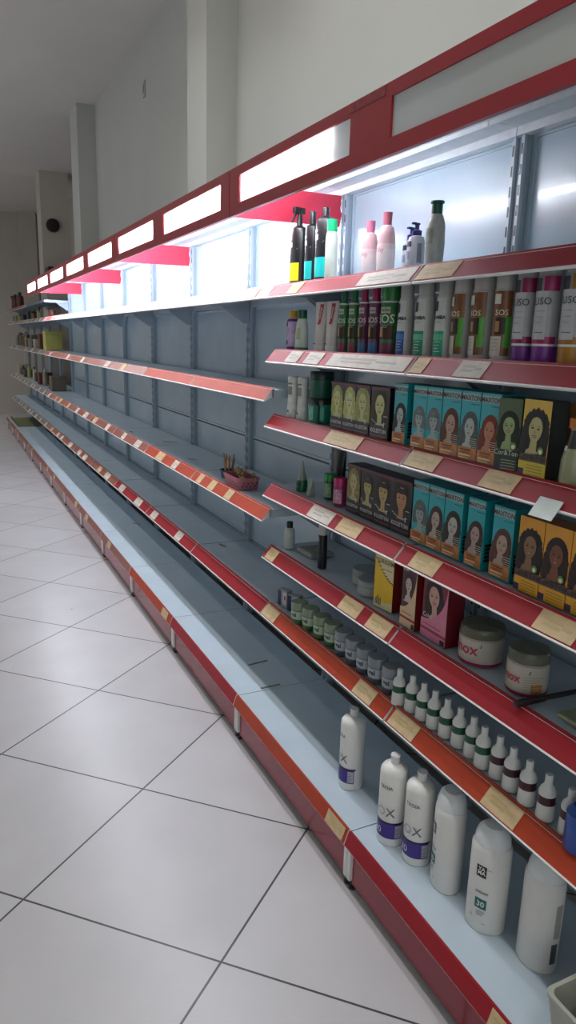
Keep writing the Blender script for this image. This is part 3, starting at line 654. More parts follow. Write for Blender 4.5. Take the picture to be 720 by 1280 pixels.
def squeeze_tube(label, y):
    t = roots('cream_tube', label, 'tube', 1.19, y, Z2, 0.25, G2)
    a = MB(); n = 20; rings = []
    for k, (z, f) in enumerate([(.0, 0), (.022, 0), (.0221, .02), (.07, .25), (.12, .6), (.165, 1)]):
        rx, ry = .020*(1-f)+.0015*f, .024*(1-f)+.030*f
        rings.append([a.bm.verts.new((rx*math.cos(2*PI*j/n), ry*math.sin(2*PI*j/n), z)) for j in range(n)])
    i = a.mi(mat('d2ccca', .35))
    for j in range(len(rings)-1):
        for k in range(n): a.bm.faces.new((rings[j][k], rings[j][(k+1) % n], rings[j+1][(k+1) % n], rings[j+1][k])).material_index = i
    a.bm.faces.new(rings[0][::-1]).material_index = i; a.bm.faces.new(rings[-1]).material_index = i
    a.build('tube_body', t)
    b = MB(); b.lathe([(.0205, .0), (.0245, .0), (.0245, .021), (.0205, .021)], WHITE, n=20, sx=.86); b.build('cap', t)
    c = MB(); rr = mat('b01828', .4)
    pts = [(-.002, .100)] + [(.008*math.cos(a_)+.001, .098+.008*math.sin(a_)) for a_ in (-2.6, -2.0, -1.4, -.8, -.2)] + [(.014, .158), (-.004, .158)]
    def fx(u, v):
        f = min(1, max(0, (v-.0221)/.143)); return (-(.020*(1-f)**1.1+.0015*f) - .0045*(1-f) - .0012, -u-0.002, v)
    c.poly([fx(u, v) for u, v in pts], rr); c.poly([fx(u, v) for u, v in ((-.014, .026), (0, .026), (0, .028), (-.014, .028))], INK)
    text(c, 'monange', .011, WHITE, lambda u, v: (fx(u, v)[0]-.0006, fx(u, v)[1], fx(u, v)[2]), .006, .128, bold=.02, rot=PI/2); c.build('red_print', t, smooth=False, recalc=False)
squeeze_tube('white squeeze tube with red print, left of the pair', 2.239); squeeze_tube('white squeeze tube with red print, right of the pair', 2.158)
def sos(label, y, r, h, bodyc, capc, strip, big=False):
    z_c = h - (.045 if not big else .047)
    pr = [(0, 0), (r*.95, 0), (r, .004), (r, z_c-.006), (r*.9, z_c), (0, z_c)]
    cap = [(0, z_c), (r*.72, z_c), (r*.62, z_c+.022), (r*.72, h), (0, h)] if not big else [(0, z_c), (r*.95, z_c), (r*.98, h), (0, h)]
    sk = mat('b88a60', .5, noise=0)
    simple_bottle('conditioner_bottle', label, 1.19, y, Z2, .15, G2, pr, mat(bodyc, .35), cap, mat(capc, .35),
        patches=[(mat(strip, .45), .003, .035, -1.2, 1.0), (mat('b8bcae', .4), z_c-.035, z_c-.018, -.9, .5), (mat('3a1c10', .5), .045, .085, -.7, .9), (sk, .052, .080, -.75, -.25), (WHITE, z_c-.006, z_c-.001, -PI, PI)],
        texts=[('SOS', .022*r/.018, mat('d8dcd0', .45, noise=0), 0, z_c-.062, .01), ('salon', .009*r/.018, INK, 0, z_c-.030, .01)], barsl=[(mat('c0c4b8', .5), -.012, z_c-.07, .022, 2, .005)])
sos('slim green bottle with woman picture, first of the green pair', 2.083, .0165, .201, '3a7a44', '1f6a48', '8a3a5a')
sos('slim green bottle with woman picture, second of the green pair', 2.019, .0165, .200, '3a7a44', '1f6a48', '8a3a5a')
sos('slim purple bottle with magenta cap, left of the pair', 1.958, .0165, .201, '7a3a62', 'a01850', '3a6aa0')
sos('slim purple bottle with magenta cap, right of the pair', 1.893, .0185, .200, '7a3a62', 'a81c58', '3a6aa0')
sos('wide green bottle with broad green cap, beside the magenta capped bottles', 1.812, .028, .200, '2f6e3a', '257a3c', '6a2a4a', True)
def bomba(label, y, r, labc, lc2):
    pr = [(0, 0), (r, 0), (r*1.03, .004), (r*.98, .08), (r*.86, .150), (r*.84, .156), (0, .156)]
    simple_bottle('conditioner_bottle', label, 1.19, y, Z2, .1, G2, pr, mat('b8b8b4', .4), [(0, .156), (r*.75, .156), (r*.78, .197), (0, .197)], mat('b0b0ac', .4),
        patches=[(mat('c8cac8', .45), .004, .150, -1.2, .5), (mat(labc, .45, noise=.1), .004, .068, -1.2, .45), (mat(lc2, .45), .045, .060, -1.1, .4), (INK, .118, .142, -1.0, -.35)],
        texts=[('BOMBA', .0125, INK, -.006, .098, .03)], barsl=[(GREYT, -.014, .09, .018, 1, .004), (mat('d8e0e8', .5), -.014, .04, .02, 4, .008)])
bomba('white bottle with blue lower label, beside the wide green bottle', 1.733, .024, '2a5aa8', '4a7ac0')
bomba('white tapering bottle with green lower label, left of the pair', 1.642, .029, '2a8a68', '5ab890')
bomba('white tapering bottle with green lower label, right of the pair', 1.556, .027, '2a9a78', '5ab890')
for k, (y, r, lab) in enumerate([(1.487, .0255, 'leftmost'), (1.412, .027, 'middle'), (1.338, .0245, 'rightmost')]):
    pr = [(0, 0), (r*.97, 0), (r, .004), (r, .158), (r*.94, .163), (0, .163)]
    br, gn = mat('7a4a26', .4, noise=.2, scale=20), mat('4a9a30', .4, noise=.2, scale=20)
    simple_bottle('shampoo_bottle', 'white-capped bottle with brown and green wrap, %s of three' % lab, 1.19, y, Z2, [0, .1, .55][k], G2, pr, mat('b4b0ac', .4), capcyl(r*.93, .163, .194), mat('b8b4b0', .4),
        patches=[(br, .012, .157, -1.5, .75), (gn, .03, .10, 0.1, .75), (mat('2a1a10', .5), .060, .098, -.8, .2), (mat('a87850', .5, noise=0), .066, .09, -.75, -.35), (mat('c4beb4', .45), .012, .056, -1.5, -.1), (mat('d0ccc0', .45), .128, .150, -1.0, -.35)],
        texts=[('SOS', .018, mat('d8d4c0', .5, noise=0), -.006, .103, .01)], barsl=[(GREYT, -.026, .048, .02, 4, .008)])
for k, (y, r, lab, c1, c2) in enumerate([(1.268, .0245, 'white bottle with purple foot and magenta shoulder, left of the pair', '6c2a86', '8a1450'), (1.202, .0265, 'white bottle with purple foot and magenta shoulder, right of the pair', '74288a', '9a1458'), (1.125, .027, 'white bottle with ochre foot at the right edge of second shelf', 'b07820', '9a6a20')]):
    pr = [(0, 0), (r*.97, 0), (r, .003), (r, .180), (r*.94, .184), (0, .184)]
    simple_bottle('shampoo_bottle', lab, 1.19, y, Z2, .12, G2, pr, mat('a8a8aa', .4), capcyl(r*.96, .184, .208), mat('b4b0b0', .4),
        patches=[(mat(c1, .4, noise=.1), .001, .036, -PI, PI), (WHITE, .036, .041, -PI, PI), (mat(c2, .4), .041, .056, -1.3, 1.2), (mat('b8b8bc', .4), .050, .150, -1.25, .3), (mat(c2, .4, noise=.2), .150, .180, -.1, 1.1), (INK, .150, .176, -1.05, -.30)],
        texts=[('LISO', .021, INK, -.004, .122, 0)], barsl=[(GREYT, -.018, .108, .022, 3, .012), (INK, -.018, .064, .022, 1, .01)])

# ---- third shelf, far end ---------------------------------------------
G3b = 'jars and tubes at the far end of the third shelf'
def bagtube(label, x, y, rz, h, c, g=G3b, z=Z3):
    pr = [(0, 0), (.024, 0), (.025, .004), (.019, h*.6), (.020, h*.72), (.023, h*.97), (.019, h), (0, h)]
    simple_bottle('squeeze_bottle', label, x, y, z, rz, g, pr, mat(c, .45, noise=.18, scale=50), sx=.85, patches=[(mat('8a8e88', .5, noise=.2, scale=90), h*.55, h*.75, -.8, .5), (INK, .02, .026, -.5, 0), (mat('70746e', .5), h*.80, h*.84, -.6, .5)])
bagtube('crumpled white bottle at the far end of the third shelf', 1.17, 2.40, .3, .150, 'dcdeda'); bagtube('smaller white bottle with dark top beside the crumpled one', 1.165, 2.31, .2, .152, 'ccd0ca')
DG = mat('0e4a3c', .35); TG = mat('1a8a74', .35, noise=.15)
def jar(label, x, y, z, r, h, bodym, lidm, cat='jar', g=G3b, name='cream_jar', lh=.02, win=None, rz=.3, txt=None, txs=.012):
    t = roots(name, label, cat, x, y, z, rz, g)
    pr = [(0, 0), (r*.93, 0), (r, .004), (r, h-lh-.002), (r*.95, h-lh), (0, h-lh)]
    rpart(t, pr, 'jar_body', bodym); rpart(t, [(0, h-lh), (r*1.03, h-lh), (r*1.03, h-.003), (r*.98, h), (0, h)], 'lid', lidm, n=28)
    if win or txt:
        a = MB()
        if win: wrap(a, pr, win, (h-lh)*.15, (h-lh)*.85, -1.2, 1.0)
        if txt: text(a, txt, txs, INK, cylfn(pr, .0014), 0, (h-lh)*.4, bold=.02)
        a.build('printed_label', t, smooth=False, recalc=False)
    return t
jar('teal jar with black lid under the big dark green jar', 1.19, 2.215, Z3, .043, .085, TG, mat('101c1c', .3), win=mat('5ab8a0', .4, noise=.4, scale=40))
jar('big dark green jar stacked on the teal jar', 1.19, 2.215, Z3+.0855, .041, .090, mat('0f5040', .35), mat('0c2c26', .35), lh=.026)
simple_bottle('small_bottle', 'tiny dark green bottle in front of the teal jar', 1.150, 2.175, Z3, 0, G3b, [(0, 0), (.011, 0), (.012, .003), (.012, .058), (0, .058)], mat('126a54', .35), cap=capcyl(.0085, .058, .068), capm=DG)
simple_bottle('glass_bottle', 'clear bottle with orange cap and pale filling, right end of third shelf', 1.165, 1.062, Z3, .3, G3b, [(0, 0), (.025, 0), (.026, .004), (.025, .05), (.017, .085), (.012, .105), (.012, .116), (0, .116)], mat('9a9c78', .25, noise=.15), capcyl(.0165, .116, .137), mat('c8702a', .4), patches=[(mat('3c3c38', .3), .075, .112, -PI, PI), (WHITE, .070, .080, -1.0, -.4)])

# ---- fourth shelf far end ---------------------------------------------
G4b = 'small containers at the far end of the fourth shelf'
t = simple_bottle('nozzle_bottle', 'small green bottle with silver pointed nozzle standing alone', 1.185, 2.335, Z4, 0, G4b, [(0, 0), (.020, 0), (.021, .003), (.021, .036), (.018, .042), (0, .042)], mat('125a3a', .35), [(0, .042), (.017, .042), (.016, .060), (.010, .068), (.0075, .085), (.004, .112), (0, .113)], mat('8a9488', .3, noise=.2), 'nozzle', patches=[(mat('0c3424', .4), .024, .034, -1, 1)])
t = roots('foil_pouch', 'black crumpled pouch hanging down behind the green jar', 'pouch', 1.275, 2.22, Z4, 0.3, G4b)
a = MB(); rings = []
for z, rx, ry in ((0, .022, .026), (.05, .020, .028), (.11, .016, .030), (.16, .010, .033), (.185, .003, .035)):
    rings.append([a.bm.verts.new((rx*math.cos(2*PI*j/16)*(1+.1*math.sin(j*3+z*60)), ry*math.sin(2*PI*j/16), z)) for j in range(16)])
i_ = a.mi(mat('15201e', .3, noise=.2))
for j in range(4):
    for k in range(16): a.bm.faces.new((rings[j][k], rings[j][(k+1) % 16], rings[j+1][(k+1) % 16], rings[j+1][k])).material_index = i_
a.bm.faces.new(rings[0]).material_index = i_; a.bm.faces.new(rings[-1]).material_index = i_; a.build('pouch_body', t)
b_ = MB(); b_.box(-.012, .008, -.0352, .0352, .179, .187, mat('0c1412', .4), .001); b_.build('sealed_edge', t)
jar('small green jar with bright green lid before the black pouch', 1.215, 2.175, Z4, .021, .092, mat('2c4a30', .35, noise=.4, scale=70), mat('1c8a3c', .35), g=G4b, lh=.024, win=mat('7a9a78', .5, noise=.5, scale=90))
jar('small magenta jar beside the first dark dye box', 1.200, 2.075, Z4, .0225, .096, mat('9a2a60', .4, noise=.1), mat('b81c68', .35), g=G4b, lh=.028, win=mat('c890a8', .5, noise=.5, scale=90))
m = MB(); m.prism([(1.165, zz(Z4)), (1.19, zz(Z4)), (1.185, zz(Z4)+.05), (1.178, zz(Z4)+.062)], 2.235, 2.262, mat('8a948c', .5)); o = m.build('folded_sachet', smooth=False); tag(o, 'small grey folded sachet leaning left of the green jar', 'sachet', G4b)

# ---- fifth shelf -------------------------------------------------------
G5b = 'loose products on the fifth shelf'
simple_bottle('small_bottle', 'small white bottle with black cap at the far end of fifth shelf', 1.19, 2.438, Z5, .3, G5b, [(0, 0), (.021, 0), (.022, .004), (.021, .065), (.018, .078), (.012, .083), (0, .083)], mat('b8bcbc', .4), capcyl(.0125, .083, .106), BLACK, barsl=[(GREYT, -.01, .055, .02, 3, .012)])
simple_bottle('spray_canister', 'slim black canister with white cap on the fifth shelf', 1.19, 2.165, Z5, .3, G5b, [(0, 0), (.0165, 0), (.017, .003), (.017, .124), (0, .124)], mat('101418', .3), [(0, .124), (.0155, .124), (.0175, .164), (0, .164)], mat('b4b8b8', .4), patches=[(mat('8a9494', .4), .10, .112, -.7, -.1), (mat('788484', .4), .035, .045, -.9, -.3), (mat('788484', .4), .06, .08, -.9, -.6)])
m = MB(); m.box(1.20, 1.30, 2.27, 2.39, zz(Z5), zz(Z5)+.016, mat('9a9e98', .5, noise=.15), .003); m.box(1.21, 1.29, 2.28, 2.38, zz(Z5)+.016, zz(Z5)+.018, mat('7c8478', .5)); o = m.build('flat_packet', smooth=False); tag(o, 'flat grey packet lying between the white bottle and black canister', 'packet', G5b)
tin = mat('9aa0a0', .4); tl = mat('8a9296', .3)
jar('flat round grey tin, rear of the two', 1.253, 1.962, Z5, .048, .053, tin, tl, 'tin', G5b, 'round_tin', .018, win=mat('a8aaa0', .5))
jar('flat round grey tin, front one beside the yellow box', 1.215, 1.868, Z5, .046, .050, tin, tl, 'tin', G5b, 'round_tin', .018, win=mat('a8aaa0', .5))
def tub(label, x, y, r, h, rz, wide):
    t = roots('cream_tub', label, 'tub', x, y, Z5, rz, G5b); hb = h*.74
    pr = [(0, 0), (r*.96, 0), (r, .005), (r, hb), (0, hb)]
    rpart(t, pr, 'tub_body', mat('b8b0a4', .4, noise=.03), n=36)
    rpart(t, [(r*.985, hb), (r*.99, h-.006), (r*.95, h), (0, h), (0, h-.001), (r*.93, h-.002), (r*.975, h-.007), (r*.97, hb+.0005)], 'clear_lid', clear_mat('7a7a68', .45), n=36)
    a = MB(); wrap(a, pr, mat('a01c50', .4), .001, .009, -PI, PI, n=30); wrap(a, pr, mat('8c8474', .5), hb-.004, hb-.002, -PI, PI, n=30); a.build('foot_band', t, recalc=False)
    s = MB(); fn = cylfn(pr, .0016); text(s, 'inox', .042 if wide else .030, mat('b01838', .4, noise=0), fn, -.022 if wide else -.025, hb*.42, bold=.012)
    s.poly([fn(.020, hb*.72), fn(.022, hb*.72), fn(.025, hb*.84), fn(.023, hb*.84)], INK)
    if not wide: bars(s, fn, mat('9a9484', .5), .01, hb*.62, .045, 7, .006, .0016)
    s.build('lettering', t, smooth=False, recalc=False)
    if not wide:
        a = MB(); wrap(a, pr, mat('a8682c', .5, noise=.3), .004, hb*.42, .55, 1.1); a.build('orange_stain', t, recalc=False)
    return t
tub('wide white tub with red lettering and clear lid, left of two', 1.215, 1.335, .058, .097, .45, True)
tub('narrower white tub with orange patch, right of two', 1.205, 1.160, .049, .106, .45, False)
m = MB(); m.tube([(1.118, 1.098, zz(Z5)+.012), (1.20, 1.09, zz(Z5)+.012), (1.40, 1.075, zz(Z5)+.012)], .006, mat('1c1214', .4, noise=.1)); m.box(1.112, 1.20, 1.088, 1.104, zz(Z5)+.003, zz(Z5)+.012, mat('2a161a', .4), .002)
m.bm.transform(Matrix.Identity(4)); o = m.build('brush_handle'); tag(o, 'dark brown stick lying across the shelf in front of the right tub', 'stick')
m = MB(); m.box(1.17, 1.25, .93, 1.03, zz(Z5)+.0005, zz(Z5)+.012, mat('8a9070', .3, noise=.3, scale=30), .005); m.box(1.185, 1.235, .945, .985, zz(Z5)+.0115, zz(Z5)+.0135, mat('a8ac60', .5)); o = m.build('plastic_packet', smooth=False); tag(o, 'yellow-green plastic packet at the right edge of the fifth shelf', 'packet')

# ---- sixth shelf -------------------------------------------------------
G6 = 'small jars on the lowest raised shelf'
for x, y, rz, lab in ((1.165, 2.435, .3, 'small white and blue box, farthest item on the jar shelf'), (1.175, 2.36, .5, 'small white box with red marks beside the first green jar')):
    t = roots('small_carton', lab, 'box', x, y, Z6, rz, G6)
    a = MB(); a.box(0, .03, -.026, .026, 0, .070, mat('9a9ca0', .45), .001); a.build('carton_body', t, smooth=False)
    b = MB(); b.box(-.0008, -.0002, -.024, -.004, .012, .062, mat('c8c8cc', .5)); b.box(-.0012, -.0008, -.018, -.010, .03, .048, mat('a02830', .5)); b.box(-.0008, -.0002, .008, .026, .004, .066, mat('1c2c58', .5)); b.build('printed_front', t, smooth=False)
JX = [(1.155, 2.262), (1.166, 2.190), (1.168, 2.105), (1.172, 2.030), (1.172, 1.955), (1.172, 1.882), (1.170, 1.808), (1.168, 1.735), (1.172, 1.660)]
JN = ['first', 'second', 'third', 'fourth']; JG = ['first', 'second', 'third', 'fourth', 'fifth']
for k, (x, y) in enumerate(JX):
    g = k < 4; bm_ = mat('4c8a58' if g else '70808c', .2, noise=.1)
    t = roots('gel_jar', '%s jar with see-through lid, %s from the far end of the %s' % ('green' if g else 'grey', JN[k] if g else JG[k-4], 'green ones' if g else 'grey ones'), 'jar', x, y, Z6, .35, G6)
    r, h = .031, .085
    pr = [(0, 0), (r*.8, 0), (r*.94, .006), (r, .030), (r, .056), (0, .056)]
    rpart(t, pr, 'jar_body', bm_); rpart(t, [(r*.97, .056), (r*1.04, .057), (r*1.04, h-.006), (r*.96, h), (0, h)], 'lid', mat('86967e' if g else '868e96', .25, noise=.05))
    a = MB(); wrap(a, pr, mat('a8b8a4' if g else 'a4acb4', .45), .022, .052, -1.3, 1.3); wrap(a, pr, mat('2c5a2c' if g else '3c444c', .4), .004, .020, -PI, PI); a.build('printed_label', t, recalc=False)
    s = MB(); text(s, 'gel', .022, INK, cylfn(pr, .0014), 0, .032, bold=.03); s.build('lettering', t, smooth=False, recalc=False)
# dropper bottles
DR = [(1.151, 1.592), (1.162, 1.542), (1.164, 1.491), (1.166, 1.442), (1.168, 1.390), (1.170, 1.338), (1.172, 1.287), (1.164, 1.237), (1.170, 1.187), (1.164, 1.134), (1.160, 1.077), (1.160, 1.018), (1.166, .957)]
NUM = ['first', 'second', 'third', 'fourth', 'fifth', 'sixth', 'seventh', 'eighth']
DP = [(0, 0), (.021, 0), (.0215, .002), (.0195, .045), (.0165, .060), (0, .060)]
def dropper(col, bandname):
    t = roots('dropper_bottle', 'x', 'bottle', 0, 0, Z6, .2, 'white dropper bottles')
    wm = mat('d4d4d2', .4, noise=.02)
    rpart(t, DP, 'bottle_body', wm)
    a = MB(); a.lathe([(.0195, .040), (.0202, .040), (.0185, .060), (.0175, .060)], mat(col, .4, noise=.25, scale=90), n=24); a.build('band', t)
    rpart(t, [(0, .060), (.0195, .060), (.020, .066), (.0165, .076), (.0095, .084), (.0088, .088), (.0085, .107), (.0075, .109), (0, .109)], 'nozzle_cap', mat('dadad8', .4, noise=.02), n=20)
    return t
pg, pr_ = None, None
for k, (x, y) in enumerate(DR):
    gcol = k < 8
    if k == 0: t = pg = dropper('14503c', 'green')
    elif k == 8: t = pr_ = dropper('3c1420', 'red')
    else: t = copy_tree(pg if gcol else pr_)
    t.location = (x, y, zz(Z6)); t.rotation_euler = (0, 0, .2+.13*math.sin(k*2.4))
    if k == 6: t.rotation_euler = (0, 0, 2.2)
    t['label'] = 'white nozzle bottle with %s band, %s from the far end of the %s banded ones' % (('green', NUM[k], 'green') if gcol else ('maroon', NUM[k-8], 'maroon'))
simple_bottle('blue_bottle', 'blue bottle cut by the right edge beside the maroon banded bottles', 1.150, .912, Z6, 0, 'bottles at the right edge', [(0, 0), (.030, 0), (.032, .004), (.032, .085), (.02, .10), (0, .10)], mat('1c4a9a', .3), capcyl(.014, .10, .122), WHITE)

# ---- base deck bottles -------------------------------------------------
GD = 'large white bottles on the base deck'
def oxbottle(label, x, y, rz):
    r = .041
    pr = [(0, 0), (r*.94, 0), (r, .005), (r, .222), (r*.97, .233), (r*.80, .243), (r*.40, .250), (0, .250)]
    t = simple_bottle('developer_bottle', label, x, y, ZD, rz, GD, pr, mat('dedcd8', .38, noise=.02), [(0, .249), (.0135, .249), (.0125, .268), (.0145, .270), (.0145, .276), (0, .276)], mat('d0d0ce', .4), n=36,
        patches=[(mat('3a2280', .4, noise=.08), .026, .074, -1.55, 1.25), (mat('16142a', .4), .074, .079, -1.6, 1.35), (mat('a8a4b4', .45), .030, .070, .72, 1.2)],
        texts=[('O', .040, mat('a8aab0', .4, noise=0), -.016, .098, 0), ('X', .040, mat('5c5e66', .4, noise=0), .014, .098, 0), ('TROIA', .015, mat('4a4a58', .4, noise=0), -.004, .185, .01), ('30', .030, mat('c8c0dc', .4, noise=0), -.026, .038, .01)],
        barsl=[(mat('4a4460', .5), .031, .060, .014, 5, .006)])
oxbottle('white bottle with purple band standing alone on the base deck', 1.125, 1.790, 0)
oxbottle('white bottle with purple band, left of the touching pair', 1.098, 1.512, .5)
oxbottle('white bottle with purple band, right of the touching pair', 1.120, 1.413, .5)
def c30(label, x, y, rz, back=False):
    r = .050
    pr = [(0, 0), (r*.95, 0), (r, .006), (r, .222), (r*.98, .233), (r*.90, .240), (0, .240)]
    t = roots('developer_bottle', label, 'bottle', x, y, ZD, rz, GD)
    rpart(t, pr, 'bottle_body', mat('dad8d4', .38, noise=.02), n=36, sx=.80)
    rpart(t, [(0, .240), (r*.88, .240), (r*.86, .256), (r*.74, .274), (r*.5, .286), (0, .289)], 'cap', mat('d8dadc', .3, noise=.02), n=36, sx=.85)
    fn = cylfn(pr, .0018, .80); a = MB()
    if not back:
        wrap(a, pr, mat('1c1c1c', .4), .158, .190, -.42, .10, sx=.8); wrap(a, pr, mat('0f6a60', .4), .070, .098, -.36, .24, sx=.8); a.build('printed_label', t, recalc=False)
        s = MB(); text(s, 'YA\nMA', .014, WHITE, fn, -.0075, .177, bold=.03); text(s, '30', .021, WHITE, fn, -.003, .077, bold=.02); text(s, 'OXIDANT', .0075, INK, fn, -.002, .114, bold=.03)
        bars(s, fn, GREYT, .004, .184, .016, 1, .004); bars(s, fn, INK, -.012, .062, .022, 3, .005); bars(s, fn, INK, .004, .030, .010, 1, .005); text(s, '1L', .010, INK, fn, -.026, .040)
        s.build('lettering', t, smooth=False, recalc=False)
    else:
        wrap(a, pr, mat('9a9896', .45), .10, .19, 1.25, 1.7, sx=.8); wrap(a, pr, mat('4a4a4a', .5, noise=.5, scale=120), .03, .085, 1.2, 1.6, sx=.8); a.build('printed_label', t, recalc=False)
c30('white domed-cap bottle turned mostly away, left of three', 1.135, 1.300, -.30)
c30('white domed-cap bottle with black square and teal 30 label', 1.140, 1.146, .5)
c30('white domed-cap bottle seen from its plain side, nearest', 1.180, 1.010, .10, True)
# white basket in the lower right corner
def basket(name, label, x0, x1, y0, y1, z, h, m_, cat='basket', holes=True, taper=.012, parent_group=None, wall=.003):
    t = thing(name, label, cat, ((x0+x1)/2, (y0+y1)/2, zz(z)), 0, parent_group)
    hx, hy = (x1-x0)/2, (y1-y0)/2; a = MB()
    def ring(hx, hy, zc, r=.018):
        out = []
        for cx, cy, a0 in ((hx-r, hy-r, 0), (-hx+r, hy-r, PI/2), (-hx+r, -hy+r, PI), (hx-r, -hy+r, 3*PI/2)):
            for k in range(5): out.append(a.bm.verts.new((cx+r*math.cos(a0+PI/2*k/4), cy+r*math.sin(a0+PI/2*k/4), zc)))
        return out
    R_ = [ring(hx-taper, hy-taper, 0.0), ring(hx, hy, h), ring(hx+.004, hy+.004, h), ring(hx+.004, hy+.004, h-.006), ring(hx+.006, hy+.006, h-.006), ring(hx+.006, hy+.006, h+.003), ring(hx-wall, hy-wall, h+.003), ring(hx-taper-wall, hy-taper-wall, wall)]
    i = a.mi(m_); seq = [R_[0], R_[3], R_[4], R_[5], R_[6], R_[7]]
    for p, q in zip(seq[:-1], seq[1:]):
        n = len(p)
        for k in range(n): a.bm.faces.new((p[k], p[(k+1) % n], q[(k+1) % n], q[k])).material_index = i
    a.bm.faces.new(R_[0][::-1]).material_index = i; a.bm.faces.new(R_[7]).material_index = i
    loose = [v for v in a.bm.verts if not v.link_faces]; bmesh.ops.delete(a.bm, geom=loose, context='VERTS')
    a.build('basket_shell', t)
    if holes:
        b = MB(); dk = mat('3a2a2c', .6, noise=0)
        for sx_, L2 in (('x', hy), ('y', hx)):
            nn = int(L2*2/.022)
            for k in range(nn):
                c = -L2 + .018 + k*.020
                if c > L2-.014: break
                for j in range(2):
                    zc = h*.30 + j*h*.28; cc = c + (j % 2)*.008; off = -taper*(1-zc/h)
                    s_ = .0042
                    if sx_ == 'x':
                        for sg in (-1,): b.poly([(sg*(hx+off+.0032), cc-s_, zc), (sg*(hx+off+.0032), cc, zc-s_*1.3), (sg*(hx+off+.0032), cc+s_, zc), (sg*(hx+off+.0032), cc, zc+s_*1.3)], dk)
                    else:
                        for sg in (-1,): b.poly([(cc-s_, sg*(hy+off+.0032), zc), (cc, sg*(hy+off+.0032), zc-s_*1.3), (cc+s_, sg*(hy+off+.0032), zc), (cc, sg*(hy+off+.0032), zc+s_*1.3)], dk)
        b.build('cut_out_pattern', t, smooth=False, recalc=False)
    return t
basket('plastic_basket', 'off-white plastic basket cut off by the lower right corner', 1.035, 1.20, .62, .845, -1.419, .13, mat('a8a89c', .45), holes=False)
m = MB(); m.box(1.09, 1.17, .66, .79, zz(-1.414), zz(-1.33), BLACK, .01); o = m.build('black_pouch'); tag(o, 'black packet inside the off-white basket', 'packet')

# ---- pink basket with wooden pegs on the lower middle shelf -------------
basket('peg_basket', 'small pink cut-out basket full of wooden sticks', 1.150, 1.250, 2.885, 3.065, -.6445, .048, mat('b06a78', .45), taper=.003)
GP = 'wooden sticks in the pink basket'
wood = mat('b08c5c', .6, noise=.2, scale=60); woodd = mat('94703f', .6, noise=.2, scale=60)
names = ['leaning right over the rim', 'standing at the left', 'lying flattest', 'in the middle of the heap']
for k in range(14):
    x = 1.175 + .05*rnd.random(); y = 3.04 - .012*k; L_ = .055
    ang = rnd.uniform(-.9, .5); m = MB()
    m.box(-.0045, .0045, -L_/2, L_/2, -.0035, .0035, wood if k % 3 else woodd, .001); m.box(-.0048, .0048, -.004, .004, -.0045, .0045, mat('6a6a68', .3, metal=.8))
    o = m.build('clothes_peg', smooth=False); o.location = (x, y, zz(-.645)+.050+.004*(k % 3)); o.rotation_euler = (.5+.5*rnd.random(), 0, ang)
    tag(o, 'short pale wooden peg heaped in the small pink basket', 'peg', GP)
t = thing('blue_cup', 'small dark blue-grey cup of sticks behind the pink basket', 'cup', (1.215, 3.185, zz(-.6445)), 0)
a = MB(); a.lathe([(0, 0), (.032, 0), (.040, .040), (.037, .040), (.030, .004), (0, .004)], mat('46506e', .45), n=20); a.build('cup_body', t)
for k in range(9):
    a_ = k*2*PI/9; m = MB(); m.box(-.0035, .0035, -.0025, .0025, 0, .085+.012*(k % 3), wood if k % 2 else woodd, .0008)
    o = m.build('wooden_stick', smooth=False); o.location = (1.215+.016*math.cos(a_), 3.185+.016*math.sin(a_), zz(-.638)); o.rotation_euler = (-.15*math.sin(a_), .15*math.cos(a_)+.05, a_)
    tag(o, 'flat wooden stick standing in the small blue-grey cup', 'stick', 'wooden sticks in the cup')
# scraps left on the bare shelves
for k, (x, y, z, l, rz) in enumerate([(1.22, 3.75, -.6445, .06, .4), (1.30, 4.45, -.6445, .09, 1.2), (1.18, 5.0, -.6445, .05, .2), (1.2, 2.75, -1.4195, .10, 1.7), (1.16, 2.52, -1.4195, .09, 1.6), (1.25, 3.35, -1.0315, .05, .3), (1.3, 5.4, -1.4195, .07, .6)]):
    m = MB(); m.prism([(-.006, 0), (.006, 0), (.005, .0015), (-.005, .0022)], -l/2, l/2, mat('827c78', .7, noise=.3)); o = m.build('tape_scrap', smooth=False); o.location = (x, y, zz(z)); o.rotation_euler = (0, 0, rz)
    tag(o, 'thin dull scrap of tape, %s' % ['near the blue-grey cup', 'lower middle shelf by the back panel', 'farther along the lower middle shelf', 'on the deck, larger one', 'on the deck, before the stocked bays', 'on the lowest raised shelf', 'far along the deck'][k], 'scrap', 'scraps on bare shelves')

# ---- distant clutter beyond the lit sign ------------------------------
rc = random.Random(21)
cols = ['3a3430', '50463c', '7a7468', '242220', '60584c', 'a8a090', '8a8c50', '5a2a24']
GF = 'leftovers on the far unlit shelves'
def far_box(x, y, z, w, d, h, c, lab):
    t = roots('storage_box', lab, 'box', x, y, z, 0, GF)
    a = MB(); a.box(-d/2, d/2, -w/2, w/2, 0, h*.8, mat(c, .5), .003); a.build('box_body', t, smooth=False)
    a = MB(); a.box(-d/2-.003, d/2+.003, -w/2-.003, w/2+.003, h*.8, h, mat(c, .45), .003); a.build('lid', t, smooth=False)
def far_bottle(x, y, z, r, h, c, cc, lab, g=GF):
    simple_bottle('bottle', lab, x, y, z, 0, g, [(0, 0), (r, 0), (r, h*.7), (r*.5, h*.82), (0, h*.82)], mat(c, .4), capcyl(r*.45, h*.82, h), mat(cc, .4), n=12)
LV = [('r1', .1985, 'top shelf'), ('r2', -.1755, 'upper middle shelf'), ('r3', -.6445, 'lower middle shelf')]
